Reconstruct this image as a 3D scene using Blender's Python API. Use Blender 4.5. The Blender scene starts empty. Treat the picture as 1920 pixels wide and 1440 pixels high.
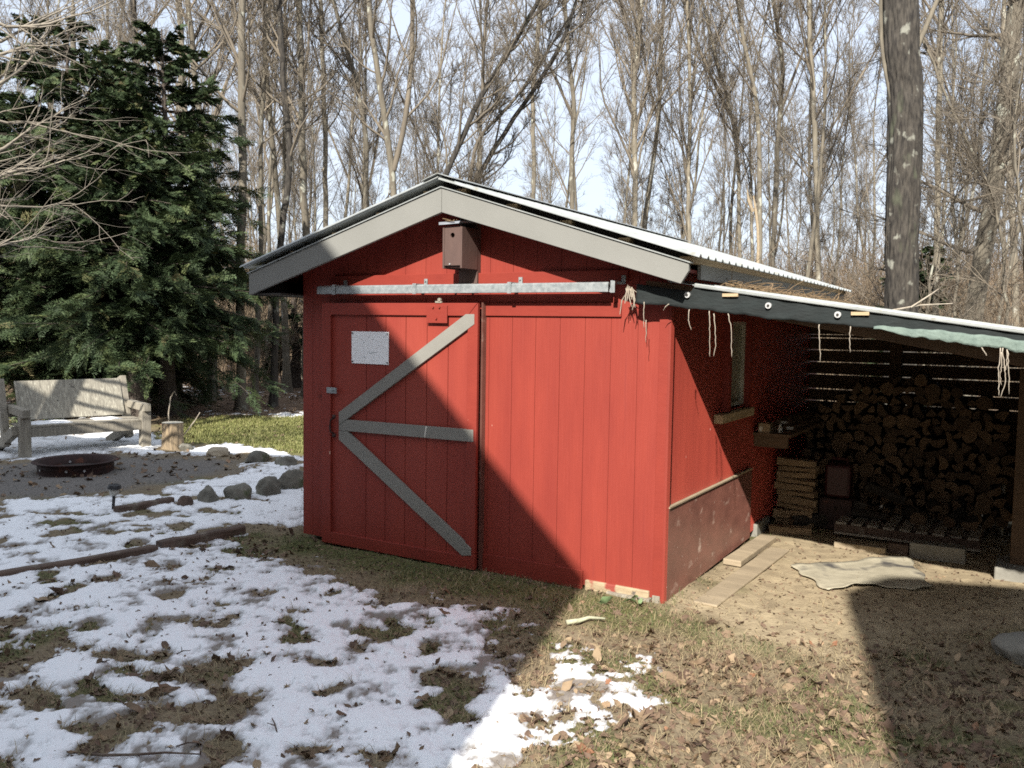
import bpy, math, random
import numpy as np
from mathutils import Vector, Matrix

rng = np.random.default_rng(7)
random.seed(7)
SC = bpy.context.scene
COL = SC.collection
R_ = math.radians

# ------------------------------------------------------------------ camera and shed frame
H = 1.9
F = 1625.25
PITCH, ROLL, YAW = 0.0668, 0.0154, 0.5390
OX, OY = 1.0612, 5.8988
cp, sp, cr, sr = math.cos(PITCH), math.sin(PITCH), math.cos(ROLL), math.sin(ROLL)
fwd = np.array([0, cp, -sp]); up0 = np.array([0, sp, cp]); ri0 = np.array([1., 0, 0])
RI = cr * ri0 + sr * up0
UP = -sr * ri0 + cr * up0
CAM = np.array([0, 0, H])
cy, sy = math.cos(YAW), math.sin(YAW)
U = np.array([cy, -sy, 0]); V = np.array([sy, cy, 0]); Z = np.array([0, 0, 1.])
O = np.array([OX, OY, 0])


def S(u, v, z=0.):            # shed frame (u along the front, v back, z up) to world
    return O + u * U + v * V + z * Z


def toS(P):
    d = np.asarray(P) - O
    return np.array([d @ U, d @ V, d[2]])


def ray(x, y):
    return RI * ((x - 960) / F) + UP * ((720 - y) / F) + fwd


def onV(x, y, v):
    d = ray(x, y); t = (v - (CAM - O) @ V) / (d @ V); return toS(CAM + t * d)


def onU(x, y, u):
    d = ray(x, y); t = (u - (CAM - O) @ U) / (d @ U); return toS(CAM + t * d)


def onG(x, y, z=0.):
    d = ray(x, y); t = (z - H) / d[2]; return CAM + t * d


def onY(x, y, Y):
    d = ray(x, y); return CAM + d * (Y / d[1])


# ------------------------------------------------------------------ noise
def _hash(ix, iy, seed):
    h = (ix * 374761393 + iy * 668265263 + seed * 1442695041) & 0xffffffff
    h = ((h ^ (h >> 13)) * 1274126177) & 0xffffffff
    return ((h ^ (h >> 16)) & 0xffffff) / float(0xffffff)


def vnoise(x, y, seed=0):
    x = np.asarray(x, float); y = np.asarray(y, float)
    ix = np.floor(x).astype(np.int64); iy = np.floor(y).astype(np.int64)
    fx = x - ix; fy = y - iy
    a = [(_hash(ix + i, iy + j, seed) * 6.28318) for i in (0, 1) for j in (0, 1)]
    d = [np.cos(a[k]) * (fx - i) + np.sin(a[k]) * (fy - j) for k, (i, j) in enumerate(((0, 0), (0, 1), (1, 0), (1, 1)))]
    u = fx * fx * fx * (fx * (fx * 6 - 15) + 10); w = fy * fy * fy * (fy * (fy * 6 - 15) + 10)
    return ((d[0] * (1 - w) + d[1] * w) * (1 - u) + (d[2] * (1 - w) + d[3] * w) * u) * 1.6


def fbm(x, y, seed=0, oct=4):
    s = 0; a = 1.; t = 0
    for k in range(oct):
        s = s + a * vnoise(x * 2 ** k, y * 2 ** k, seed + k * 17); t += a; a *= .5
    return s / t


def sdpoly(px, py, poly):     # signed distance, positive inside
    d = np.full(px.shape, 1e9); ins = np.zeros(px.shape, bool)
    n = len(poly)
    for i in range(n):
        ax, ay = poly[i]; bx, by = poly[(i + 1) % n]
        ex, ey = bx - ax, by - ay
        wx, wy = px - ax, py - ay
        t = np.clip((wx * ex + wy * ey) / (ex * ex + ey * ey + 1e-12), 0, 1)
        d = np.minimum(d, (wx - t * ex) ** 2 + (wy - t * ey) ** 2)
        c = ((ay <= py) & (by > py)) | ((by <= py) & (ay > py))
        with np.errstate(divide='ignore', invalid='ignore'):
            xx = ax + (py - ay) / (by - ay if by != ay else 1e-9) * ex
        ins ^= c & (px < xx)
    d = np.sqrt(d)
    return np.where(ins, d, -d)


def smooth(a, b, x):
    t = np.clip((x - a) / (b - a), 0, 1); return t * t * (3 - 2 * t)


def gp(pts):                  # photo ground points to world xy
    return [tuple(onG(x, y)[:2]) for x, y in pts]


# ------------------------------------------------------------------ mesh helpers
def np_mesh(name, verts, faces, smooth_=False, attrs=None, mats=None, midx=None):
    """faces: int array (N,k) or a list of such arrays"""
    me = bpy.data.meshes.new(name)
    if not isinstance(faces, (list, tuple)): faces = [faces]
    faces = [np.asarray(f, np.int32) for f in faces if len(f)]
    verts = np.asarray(verts, np.float32)
    me.vertices.add(len(verts)); me.vertices.foreach_set('co', verts.ravel())
    loops = np.concatenate([f.ravel() for f in faces])
    tot = np.concatenate([np.full(len(f), f.shape[1], np.int32) for f in faces])
    start = np.concatenate([[0], np.cumsum(tot)[:-1]]).astype(np.int32)
    me.loops.add(len(loops)); me.loops.foreach_set('vertex_index', loops)
    me.polygons.add(len(tot)); me.polygons.foreach_set('loop_start', start)
    me.polygons.foreach_set('loop_total', tot)
    if midx is not None: me.polygons.foreach_set('material_index', np.asarray(midx, np.int32))
    me.update(calc_edges=True)
    me.validate()
    if smooth_: me.polygons.foreach_set('use_smooth', np.ones(len(me.polygons), bool))
    for k, a in (attrs or {}).items():
        at = me.attributes.new(k, 'FLOAT', 'POINT'); at.data.foreach_set('value', np.asarray(a, np.float32))
    for m in (mats or []): me.materials.append(m)
    return me


def link(name, me, parent=None):
    o = bpy.data.objects.new(name, me); COL.objects.link(o)
    if parent is not None: o.parent = parent
    return o


class MB:
    def __init__(s):
        s.v = []; s.f = []; s.m = []

    def add(s, verts, faces, m=0):
        b = len(s.v)
        s.v += [tuple(map(float, p)) for p in verts]
        s.f += [tuple(b + i for i in f) for f in faces]
        s.m += [m] * len(faces)
        return s

    def box(s, x0, x1, y0, y1, z0, z1, m=0):
        v = [(x0, y0, z0), (x1, y0, z0), (x1, y1, z0), (x0, y1, z0), (x0, y0, z1), (x1, y0, z1), (x1, y1, z1), (x0, y1, z1)]
        return s.add(v, [(0, 3, 2, 1), (4, 5, 6, 7), (0, 1, 5, 4), (1, 2, 6, 5), (2, 3, 7, 6), (3, 0, 4, 7)], m)

    def beam(s, a, b, w, h, upv=(0, 0, 1), m=0):
        """rectangular bar from a to b; w across, h along upv"""
        a = np.asarray(a, float); b = np.asarray(b, float)
        d = (b - a) / np.linalg.norm(b - a); upv = np.asarray(upv, float)
        r = np.cross(d, upv); r /= np.linalg.norm(r); q = np.cross(r, d)
        v = [p + r * w / 2 * i + q * h / 2 * j for p in (a, b) for i, j in ((-1, -1), (1, -1), (1, 1), (-1, 1))]
        return s.add(v, [(0, 1, 2, 3), (7, 6, 5, 4), (0, 4, 5, 1), (1, 5, 6, 2), (2, 6, 7, 3), (3, 7, 4, 0)], m)

    def prism(s, poly, axis, a, b, m=0):
        """polygon in the two other axes extruded along axis from a to b"""
        n = len(poly)
        def P(p, t):
            return {'x': (t, p[0], p[1]), 'y': (p[0], t, p[1]), 'z': (p[0], p[1], t)}[axis]
        v = [P(p, a) for p in poly] + [P(p, b) for p in poly]
        f = [tuple(range(n)), tuple(range(2 * n - 1, n - 1, -1))] + [(i, i + n, (i + 1) % n + n, (i + 1) % n) for i in range(n)]
        return s.add(v, f, m)

    def tube(s, pts, rad, n=8, cap=True, m=0):
        pts = [np.asarray(p, float) for p in pts]
        if np.isscalar(rad): rad = [rad] * len(pts)
        base = len(s.v); k = len(pts)
        for i, p in enumerate(pts):
            t = pts[min(i + 1, k - 1)] - pts[max(i - 1, 0)]; t = t / (np.linalg.norm(t) + 1e-12)
            ref = np.array([0, 0, 1.]) if abs(t[2]) < .9 else np.array([1., 0, 0])
            a = np.cross(t, ref); a /= np.linalg.norm(a); b = np.cross(t, a)
            for j in range(n):
                an = 2 * math.pi * j / n
                s.v.append(tuple(p + rad[i] * (math.cos(an) * a + math.sin(an) * b)))
        for i in range(k - 1):
            for j in range(n):
                s.f.append((base + i * n + j, base + i * n + (j + 1) % n, base + (i + 1) * n + (j + 1) % n, base + (i + 1) * n + j)); s.m.append(m)
        if cap:
            s.f.append(tuple(base + j for j in range(n - 1, -1, -1))); s.m.append(m)
            s.f.append(tuple(base + (k - 1) * n + j for j in range(n))); s.m.append(m)
        return s

    def lathe(s, prof, n=32, c=(0, 0, 0), m=0):
        base = len(s.v); k = len(prof)
        for r, z in prof:
            for j in range(n):
                a = 2 * math.pi * j / n
                s.v.append((c[0] + r * math.cos(a), c[1] + r * math.sin(a), c[2] + z))
        for i in range(k - 1):
            for j in range(n):
                s.f.append((base + i * n + j, base + i * n + (j + 1) % n, base + (i + 1) * n + (j + 1) % n, base + (i + 1) * n + j)); s.m.append(m)
        return s

    def grid(s, fn, nu, nv, m=0):
        base = len(s.v)
        for i in range(nu + 1):
            for j in range(nv + 1):
                s.v.append(tuple(map(float, fn(i / nu, j / nv))))
        w = nv + 1
        for i in range(nu):
            for j in range(nv):
                s.f.append((base + i * w + j, base + (i + 1) * w + j, base + (i + 1) * w + j + 1, base + i * w + j + 1)); s.m.append(m)
        return s

    def build(s, name, mat, parent=None, smooth_=False, bevel=0., fixn=True):
        me = bpy.data.meshes.new(name)
        me.from_pydata(s.v, [], s.f)
        mats = mat if isinstance(mat, (list, tuple)) else [mat]
        for q in mats: me.materials.append(q)
        me.polygons.foreach_set('material_index', s.m)
        if fixn:
            import bmesh
            bm = bmesh.new(); bm.from_mesh(me); bmesh.ops.recalc_face_normals(bm, faces=bm.faces); bm.to_mesh(me); bm.free()
        if smooth_:
            me.polygons.foreach_set('use_smooth', [True] * len(me.polygons))
        me.update()
        o = link(name, me, parent)
        if bevel:
            b = o.modifiers.new('Bevel', 'BEVEL'); b.width = bevel; b.segments = 2; b.limit_method = 'ANGLE'; b.angle_limit = R_(40)
        return o


def tag(o, label=None, cat=None, group=None, kind=None):
    if label: o['label'] = label
    if cat: o['category'] = cat
    if group: o['group'] = group
    if kind: o['kind'] = kind
    return o


def empty(name, loc=(0, 0, 0), rz=0.):
    o = bpy.data.objects.new(name, None); COL.objects.link(o)
    o.location = loc; o.rotation_euler = (0, 0, rz); o.empty_display_size = .1
    return o


def shed_empty(name, u=0., v=0., z=0.):
    return empty(name, S(u, v, z), -YAW)


def inS(o, u=0., v=0., z=0.):          # a single-mesh thing whose mesh is in shed axes
    o.location = S(u, v, z); o.rotation_euler = (0, 0, -YAW); return o


# ------------------------------------------------------------------ materials
def mat(name, c1, c2=None, scale=6., stretch=(1, 1, 1), rough=.7, bump=0., bscale=None, bstretch=None, spots=None, attr=None,
        metal=0., detail=5., spec=.5, rough2=None, wave=None, tint=None, drough=0.):
    m = bpy.data.materials.new(name); m.use_nodes = True
    nt = m.node_tree; N = nt.nodes; L = nt.links
    b = N['Principled BSDF']; b.inputs['Roughness'].default_value = rough; b.inputs['Metallic'].default_value = metal
    b.inputs['Specular IOR Level'].default_value = spec
    tc = N.new('ShaderNodeTexCoord')
    mp = N.new('ShaderNodeMapping'); mp.inputs['Scale'].default_value = stretch
    L.new(tc.outputs['Object'], mp.inputs['Vector'])
    nz = N.new('ShaderNodeTexNoise'); nz.inputs['Scale'].default_value = scale; nz.inputs['Detail'].default_value = detail
    nz.inputs['Roughness'].default_value = .6
    L.new(mp.outputs[0], nz.inputs['Vector'])
    if c2 is None: c2 = tuple(x * .8 for x in c1)
    rp = N.new('ShaderNodeValToRGB')
    rp.color_ramp.elements[0].position = .32; rp.color_ramp.elements[1].position = .68
    rp.color_ramp.elements[0].color = (*c2, 1); rp.color_ramp.elements[1].color = (*c1, 1)
    L.new(nz.outputs['Fac'], rp.inputs['Fac'])
    col = rp.outputs['Color']
    if attr:                      # point attribute 0..1 picks along a colour ramp, mixed with the noise colour
        at = N.new('ShaderNodeAttribute'); at.attribute_name = attr[0]
        r2 = N.new('ShaderNodeValToRGB')
        els = attr[1]
        while len(r2.color_ramp.elements) < len(els): r2.color_ramp.elements.new(.5)
        for e, (p, c) in zip(r2.color_ramp.elements, els): e.position = p; e.color = (*c, 1)
        L.new(at.outputs['Fac'], r2.inputs['Fac'])
        mx = N.new('ShaderNodeMix'); mx.data_type = 'RGBA'; mx.inputs['Factor'].default_value = attr[2]
        L.new(col, mx.inputs['A']); L.new(r2.outputs['Color'], mx.inputs['B'])
        col = mx.outputs['Result']
    for sp_ in (spots or []):     # (colour, scale, threshold, stretch, softness)
        c, sc, th, st, so = sp_
        mp2 = N.new('ShaderNodeMapping'); mp2.inputs['Scale'].default_value = st
        L.new(tc.outputs['Object'], mp2.inputs['Vector'])
        n2 = N.new('ShaderNodeTexNoise'); n2.inputs['Scale'].default_value = sc; n2.inputs['Detail'].default_value = 3
        L.new(mp2.outputs[0], n2.inputs['Vector'])
        mr = N.new('ShaderNodeMapRange'); mr.inputs['From Min'].default_value = th; mr.inputs['From Max'].default_value = th + so
        L.new(n2.outputs['Fac'], mr.inputs['Value'])
        mx = N.new('ShaderNodeMix'); mx.data_type = 'RGBA'
        L.new(mr.outputs[0], mx.inputs['Factor']); L.new(col, mx.inputs['A']); mx.inputs['B'].default_value = (*c, 1)
        col = mx.outputs['Result']
    if tint:                      # slight per-object brightness change
        oi = N.new('ShaderNodeObjectInfo'); mr = N.new('ShaderNodeMapRange')
        mr.inputs['To Min'].default_value = tint[0]; mr.inputs['To Max'].default_value = tint[1]
        L.new(oi.outputs['Random'], mr.inputs['Value'])
        mx = N.new('ShaderNodeVectorMath'); mx.operation = 'SCALE'
        L.new(col, mx.inputs[0]); L.new(mr.outputs[0], mx.inputs['Scale']); col = mx.outputs[0]
    if drough: b.inputs['Diffuse Roughness'].default_value = drough
    L.new(col, b.inputs['Base Color'])
    if rough2 is not None:
        mr = N.new('ShaderNodeMapRange'); mr.inputs['To Min'].default_value = rough; mr.inputs['To Max'].default_value = rough2
        L.new(nz.outputs['Fac'], mr.inputs['Value']); L.new(mr.outputs[0], b.inputs['Roughness'])
    if bump:
        mp3 = N.new('ShaderNodeMapping'); mp3.inputs['Scale'].default_value = bstretch or stretch
        L.new(tc.outputs['Object'], mp3.inputs['Vector'])
        n3 = N.new('ShaderNodeTexNoise'); n3.inputs['Scale'].default_value = bscale or scale * 2; n3.inputs['Detail'].default_value = 6
        L.new(mp3.outputs[0], n3.inputs['Vector'])
        bp = N.new('ShaderNodeBump'); bp.inputs['Strength'].default_value = bump; bp.inputs['Distance'].default_value = .01
        L.new(n3.outputs['Fac'], bp.inputs['Height']); L.new(bp.outputs[0], b.inputs['Normal'])
    return m


RED1, RED2 = (.268, .041, .0265), (.222, .032, .022)
CHIP = ((.55, .33, .25), 26, .765, (1, 1, .35), .02)
M = {}
M['red'] = mat('red_paint', RED1, RED2, 3.5, (1.5, 1.5, .35), .55, .25, 60, (1, 1, .06), spots=[((.305, .054, .035), 1.3, .5, (1, 1, .35), .3), ((.22, .034, .026), 9, .66, (2, 1, .12), .12), CHIP], spec=.35)
M['red_trim'] = mat('red_trim_paint', (.252, .038, .0245), (.214, .031, .0212), 4, (1, 1, 1), .5, .15, 40, (.3, 1, 1), spots=[CHIP], spec=.35)
M['red_lit'] = mat('red_paint_lit', (.285, .047, .031), (.232, .037, .026), 3, (1, 1.5, .35), .5, .3, 70, (1, 1, .05), spots=[((.6, .45, .38), 30, .74, (1, 1, .35), .02)], spec=.4, drough=1.)  # same red, lightened to make up for the faint grazing sun on the side
M['soffit'] = mat('soffit_red', (.24, .05, .04), (.2, .04, .035), 4, rough=.8)
M['brown_panel'] = mat('weathered_brown_panel', (.140, .058, .043), (.095, .039, .030), 4, (1, 1, 2), .34, .12, 30, spots=[((.30, .22, .18), 9, .62, (1, .7, 1), .16), ((.5, .42, .36), 60, .74, (1, 1, 1), .02)], spec=.6, rough2=.5, drough=.8)
M['grey'] = mat('grey_trim_paint', (.226, .226, .208), (.204, .204, .187), 3, (1, 1, 1), .6, .08, 60, spots=[((.12, .11, .09), 40, .76, (1, 1, 1), .02)], spec=.35)
M['grey_brace'] = mat('grey_brace_paint', (.24, .232, .205), (.21, .203, .18), 5, (1, 1, 1), .6, .1, 80, spots=[((.12, .11, .09), 50, .765, (1, 1, 1), .02)], spec=.35)
M['galv'] = mat('galvanised_metal', (.42, .45, .45), (.28, .31, .32), 30, (1, 1, 1), .42, .05, 60, metal=.55, rough2=.6)
M['roofmetal'] = mat('roof_metal', (.43, .45, .44), (.31, .33, .32), 8, (1, 1, 1), .45, metal=.3, spots=[((.3, .28, .22), 12, .62, (1, 1, 1), .15)])
M['chipped'] = mat('chipped_sill', (.42, .33, .21), (.28, .21, .13), 9, (1, 1, 4), .8, .3, 40, spots=[((.26, .05, .035), 7, .57, (1, 1, 1), .06), ((.12, .10, .08), 13, .62, (1, 1, 1), .05)])
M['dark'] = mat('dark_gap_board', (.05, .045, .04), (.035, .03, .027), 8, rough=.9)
M['rawwood'] = mat('raw_wood', (.50, .38, .23), (.36, .26, .15), 6, (1, 1, 8), .75, .2, 40, tint=(.85, 1.1))
M['plank'] = mat('dusty_plank', (.36, .29, .195), (.25, .20, .135), 5, (2, .5, 2), .85, .3, 60, (1, .1, 1), tint=(.9, 1.1))
M['rafter'] = mat('brown_rafter', (.14, .085, .046), (.095, .057, .031), 5, (.4, 3, 3), .8, .2, 40)
M['oldwood'] = mat('old_grey_wood', (.33, .30, .24), (.20, .18, .145), 7, (5, 5, .6), .85, .5, 50, (3, 3, .25), spots=[((.22, .2, .15), 5, .55, (4, 4, .5), .2)])
M['plywood'] = mat('weathered_plywood', (.36, .335, .27), (.20, .185, .15), 5, (7, 4, .7), .85, .35, 40, (5, 3, .3), spots=[((.44, .42, .34), 6, .56, (9, 5, .6), .1), ((.06, .055, .045), 14, .72, (1, 1, 1), .02)])
M['timber'] = mat('wet_timber', (.13, .085, .06), (.075, .05, .037), 6, (.4, 3, 3), .8, .4, 40, spots=[((.2, .17, .13), 8, .58, (1, 1, 1), .2)])
M['bark'] = mat('bark_furrowed', (.075, .066, .054), (.013, .011, .010), 26, (1, 1, .22), .95, 1., 30, (1, 1, .22), spots=[((.22, .22, .185), 5, .62, (1, 1, .8), .08), ((.10, .115, .07), 3, .62, (1, 1, .5), .2)])
M['bark_pale'] = mat('bark_pale', (.262, .232, .175), (.135, .118, .09), 6, (3, 3, .5), .95, .6, 14, (3, 3, .4), spots=[((.40, .39, .33), 5, .6, (1, 1, .5), .06)], tint=(.72, 1.12))
M['bark_grey'] = mat('bark_grey', (.198, .174, .132), (.104, .091, .07), 6, (3, 3, .4), .95, .6, 14, (3, 3, .4), spots=[((.34, .34, .28), 6, .61, (1, 1, .5), .06)], tint=(.75, 1.12))
M['bark_dark'] = mat('bark_hemlock', (.10, .08, .065), (.05, .04, .033), 8, (3, 3, .4), .95, .7, 16, (3, 3, .3))
M['twig'] = mat('bare_twigs', (.205, .173, .130), (.125, .105, .08), 1.2, rough=.9, tint=(.75, 1.15))
M['twig_pale'] = mat('pale_bare_twigs', (.30, .265, .21), (.2, .175, .14), 2, rough=.9)
M['brush'] = mat('brush_stems', (.25, .19, .125), (.155, .115, .077), .35, rough=.9)
M['needles'] = mat('hemlock_needles', (.045, .075, .022), (.025, .045, .016), 1.5, rough=.65, spec=.3,
                   attr=('tint', [(0, (.024, .040, .021)), (.4, (.055, .082, .037)), (.75, (.115, .135, .05)), (1, (.16, .13, .07))], .8))
M['stone'] = mat('field_stone', (.24, .225, .18), (.12, .115, .095), 5, rough=.9, bump=.7, bscale=14, spots=[((.10, .12, .06), 5, .58, (1, 1, 1), .1), ((.36, .35, .31), 12, .66, (1, 1, 1), .05)], tint=(.75, 1.1))
M['stone_pale'] = mat('pale_field_stone', (.42, .36, .26), (.3, .25, .18), 5, rough=.9, bump=.6, bscale=14)
M['concrete'] = mat('grey_concrete', (.26, .25, .215), (.19, .183, .157), 6, rough=.95, bump=.4, bscale=40)
M['rust'] = mat('rusty_black_steel', (.055, .026, .022), (.03, .018, .016), 8, rough=.75, bump=.2, bscale=40, metal=.2, spots=[((.13, .05, .03), 7, .62, (1, 1, 1), .1)])
M['black_plastic'] = mat('black_plastic', (.03, .03, .032), (.022, .022, .024), 10, rough=.5)
M['lens'] = mat('clouded_lens', (.55, .54, .48), (.45, .44, .4), 10, rough=.3)
M['white'] = mat('white_panel', (.90, .91, .92), (.87, .88, .89), 6, rough=.45)
M['screw'] = mat('dark_screw', (.06, .055, .05), rough=.5, metal=.5)
M['scrawl'] = mat('faded_pencil', (.46, .52, .55), (.4, .47, .5), rough=.6)
M['cloth'] = mat('black_weather_cloth', (.012, .018, .018), (.007, .010, .010), 9, (1, 1, 3), .85, .5, 30)
M['hem'] = mat('faded_green_cloth', (.17, .22, .19), (.11, .15, .13), 18, (1, 1, 1), .85, .6, 60)
M['washer'] = mat('zinc_washer', (.62, .63, .62), (.5, .5, .5), rough=.45, metal=.4)
M['birdbox'] = mat('brown_bird_box', (.108, .064, .052), (.082, .049, .041), 8, (1, 1, .5), .7, .2, 40, spots=[((.42, .36, .3), 30, .72, (1, 1, .4), .02)])
M['birdroof'] = mat('grey_broken_board', (.25, .27, .30), (.16, .17, .19), 10, rough=.85, bump=.3)
M['hole'] = mat('dark_hole', (.012, .01, .01), rough=1.)
M['glass'] = mat('dusty_glass', (.30, .30, .23), (.24, .24, .185), 5, rough=.25, spec=.5)
M['whiteframe'] = mat('white_frame', (.52, .50, .43), rough=.5)
M['logend'] = mat('cut_wood_end', (.17, .11, .06), (.085, .052, .03), 22, (1, .3, 1), .85, .4, 60, tint=(.4, 1.15))
M['logbark'] = mat('firewood_bark', (.06, .05, .04), (.035, .03, .024), 10, (2, .4, 2), .95, .6, 30, tint=(.7, 1.2))
M['splitwood'] = mat('split_wood', (.30, .21, .12), (.2, .135, .075), 6, (1, 8, 8), .85, .4, 40, tint=(.75, 1.1))
M['pallet'] = mat('pallet_wood', (.34, .31, .255), (.22, .20, .165), 6, (4, .5, 4), .85, .2, tint=(.8, 1.15))
M['tarp'] = mat('worn_roofing_felt', (.43, .39, .29), (.31, .28, .205), 6, rough=.9, bump=.4, bscale=30, spots=[((.075, .07, .065), 3, .56, (1, 1, 1), .1)])
M['vine'] = mat('dry_vine', (.42, .37, .30), (.26, .22, .17), 20, rough=.85)
M['redcan'] = mat('red_plastic', (.05, .008, .008), (.035, .006, .006), 10, rough=.5)
M['tagwhite'] = mat('paper_tag', (.7, .68, .6), rough=.7)
M['card'] = mat('cardboard', (.30, .22, .13), (.25, .18, .11), 10, rough=.85)
M['siding'] = mat('brown_siding', (.10, .075, .055), (.08, .06, .045), 3, rough=.7)
M['shingle'] = mat('dark_shingles', (.07, .065, .06), (.05, .045, .042), 20, rough=.9)
M['paneglass'] = mat('window_glass', (.05, .06, .07), rough=.08)
M['leaf'] = mat('fallen_leaf', (.2, .125, .08), (.13, .08, .055), 4, rough=.75, spec=.3,
                attr=('tint', [(0, (.065, .042, .031)), (.35, (.135, .09, .062)), (.7, (.26, .188, .118)), (.9, (.38, .29, .18)), (1, (.26, .12, .065))], .8))
M['straw'] = mat('dead_grass', (.30, .235, .135), (.2, .155, .09), 4, rough=.85,
                 attr=('tint', [(0, (.12, .085, .055)), (.5, (.27, .21, .12)), (1, (.45, .37, .205))], .8))
M['grass'] = mat('green_grass', (.08, .11, .03), (.05, .075, .022), 4, rough=.75,
                 attr=('tint', [(0, (.04, .055, .022)), (.6, (.10, .125, .035)), (1, (.26, .23, .11))], .8))
M['lawn'] = mat('lawn_grass', (.16, .17, .05), (.1, .12, .035), 1, rough=.8,
                attr=('tint', [(0, (.10, .12, .035)), (.6, (.20, .20, .06)), (1, (.36, .32, .16))], .8))
M['lichen'] = mat('lichen_stick', (.46, .48, .33), (.25, .22, .16), 14, rough=.95, bump=.6)
M['debris'] = mat('roof_needles', (.22, .15, .08), (.13, .085, .045), 12, rough=.9)
M['greenleaf'] = mat('pale_green_leaf', (.22, .30, .15), (.15, .22, .1), 10, rough=.6)

# ------------------------------------------------------------------ ground height and snow cover
SNOW = [  # (photo ground outline, edge softness in m, weight)
    ([(-900, 1010), (-60, 935), (100, 930), (260, 925), (345, 905), (450, 885), (470, 862), (575, 872), (600, 900), (600, 985), (480, 1000),
      (455, 1030), (600, 1062), (700, 1092), (800, 1118), (905, 1138), (985, 1150), (960, 1180), (1000, 1230), (935, 1290), (985, 1340), (900, 1400), (960, 1470),
      (900, 1900), (-1500, 1900), (-2600, 1300)], .30, 1.),
    ([(-500, 800), (-100, 796), (250, 790), (318, 815), (330, 850), (270, 856), (100, 868), (-30, 862), (-500, 880)], .3, .8),
    ([(330, 838), (430, 830), (520, 840), (620, 868), (620, 885), (560, 868), (470, 850), (400, 858), (330, 855)], .25, .9),
    ([(1000, 1180), (1110, 1190), (1110, 1250), (1060, 1330), (985, 1340)], .3, .34),
    ([(1000, 1180), (1280, 1200), (1320, 1340), (1100, 1440), (900, 1440)], .2, .40),
    ([(780, 1330), (900, 1275), (960, 1240), (1015, 1330), (990, 1470), (760, 1480)], .14, 1.),
    ([(480, 775), (620, 768), (640, 782), (500, 787)], .4, .6),
]
BARE = [
    ([(-500, 880), (-20, 872), (60, 866), (200, 850), (340, 858), (430, 866), (440, 884), (330, 905), (235, 922), (100, 932), (-20, 932), (-500, 960)], .28),
    ([(330, 800), (420, 783), (570, 786), (760, 800), (760, 850), (560, 842), (470, 832), (390, 826), (330, 832)], .4),
]
SNOWP = [(np.array(gp(a)), b, c) for a, b, c in SNOW]
BAREP = [(np.array(gp(a)), b) for a, b in BARE]
LAWN = np.array(gp([(310, 826), (345, 790), (430, 783), (560, 781), (900, 778), (900, 850), (560, 852), (470, 840), (390, 833)]))
SAND = np.array(gp([(1240, 1135), (1330, 1070), (1440, 1000), (1700, 985), (2000, 1000), (2100, 1130), (1900, 1195), (1700, 1215), (1500, 1240), (1330, 1190)]))
PIT = BAREP[0][0]
GRASSY = np.array(gp([(480, 1012), (575, 1000), (640, 1012), (905, 1066), (1095, 1104), (1245, 1138), (1300, 1170), (1150, 1180), (960, 1140), (760, 1095), (600, 1050)]))


def gh(x, y):                 # ground height
    r = np.hypot(x, y)
    return (fbm(x * .9, y * .9, 3, 3) * .03 + fbm(x * 4, y * 4, 5, 3) * .012) * np.clip(1.2 - r / 60, .2, 1) + np.where(r > 22, fbm(x * .12, y * .12, 8, 3) * .25 * smooth(22, 40, r), 0)


FOOT = []
_r = np.random.default_rng(21)
for _ in range(420):
    u_, v_ = _r.uniform(-8.5, -.2), _r.uniform(-4.2, .9)
    FOOT.append((*S(u_, v_)[:2], _r.uniform(0, 3.14), _r.uniform(.07, .19), _r.uniform(.045, .09)))


def cover(x, y):
    """snow cover value: above 0 there is snow; value grows with depth"""
    b = np.full(x.shape, -.9)
    for poly, so, w in SNOWP:
        sd = sdpoly(x, y, poly)
        b = np.maximum(b, np.where(sd > -so * 2, np.where(sd < 0, np.clip(sd / so, -2, 0) * .5, np.clip(sd / so, 0, 1) * .48) - (.62 - .62 * w), -.9))
    far = np.hypot(x, y)
    b = np.maximum(b, np.where(far > 18.5, -.16 + .5 * vnoise(x * .16, y * .16, 77) - .5 * smooth(45, 70, far), -.9))
    for poly, so in BAREP:
        sd = sdpoly(x, y, poly); b = np.minimum(b, np.clip(-sd / so, -1.2, 1) * .5)
    vv_ = (x - OX) * V[0] + (y - OY) * V[1]
    b = b - .035 * (far < 12)
    n = fbm(x * 1.5, y * 1.5, 11, 2) * .22 + fbm(x * 4.3, y * 4.3, 13, 3) * .42 + fbm(x * 9.5, y * 9.5, 15, 3) * .36 + fbm(x * 24, y * 24, 19, 3) * .22 + fbm(x * 60, y * 60, 23, 2) * .14
    f = b + n - .04
    for fx, fy, a, lx, ly in FOOT:
        m = (np.abs(x - fx) < .4) & (np.abs(y - fy) < .4)
        if not m.any(): continue
        dx, dy = x[m] - fx, y[m] - fy
        e = ((dx * math.cos(a) + dy * math.sin(a)) / lx) ** 2 + ((-dx * math.sin(a) + dy * math.cos(a)) / ly) ** 2
        f[m] -= .50 * np.exp(-e * .9)
    return f


def thick(c): return smooth(0, .6, c) * .020 + smooth(-.03, .10, c) * .005 - .003


def polar(a0, a1, na, r0, r1, nr, extra=None):
    an = np.linspace(R_(a0), R_(a1), na); ra = np.geomspace(r0, r1, nr)
    A, RR = np.meshgrid(an, ra, indexing='ij')
    return (RR * np.sin(A)), (RR * np.cos(A))


def quads(n, m):
    i = np.arange(n - 1)[:, None] * m + np.arange(m - 1)[None, :]
    i = i.ravel()
    return np.stack([i, i + m, i + m + 1, i + 1], 1)


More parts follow.
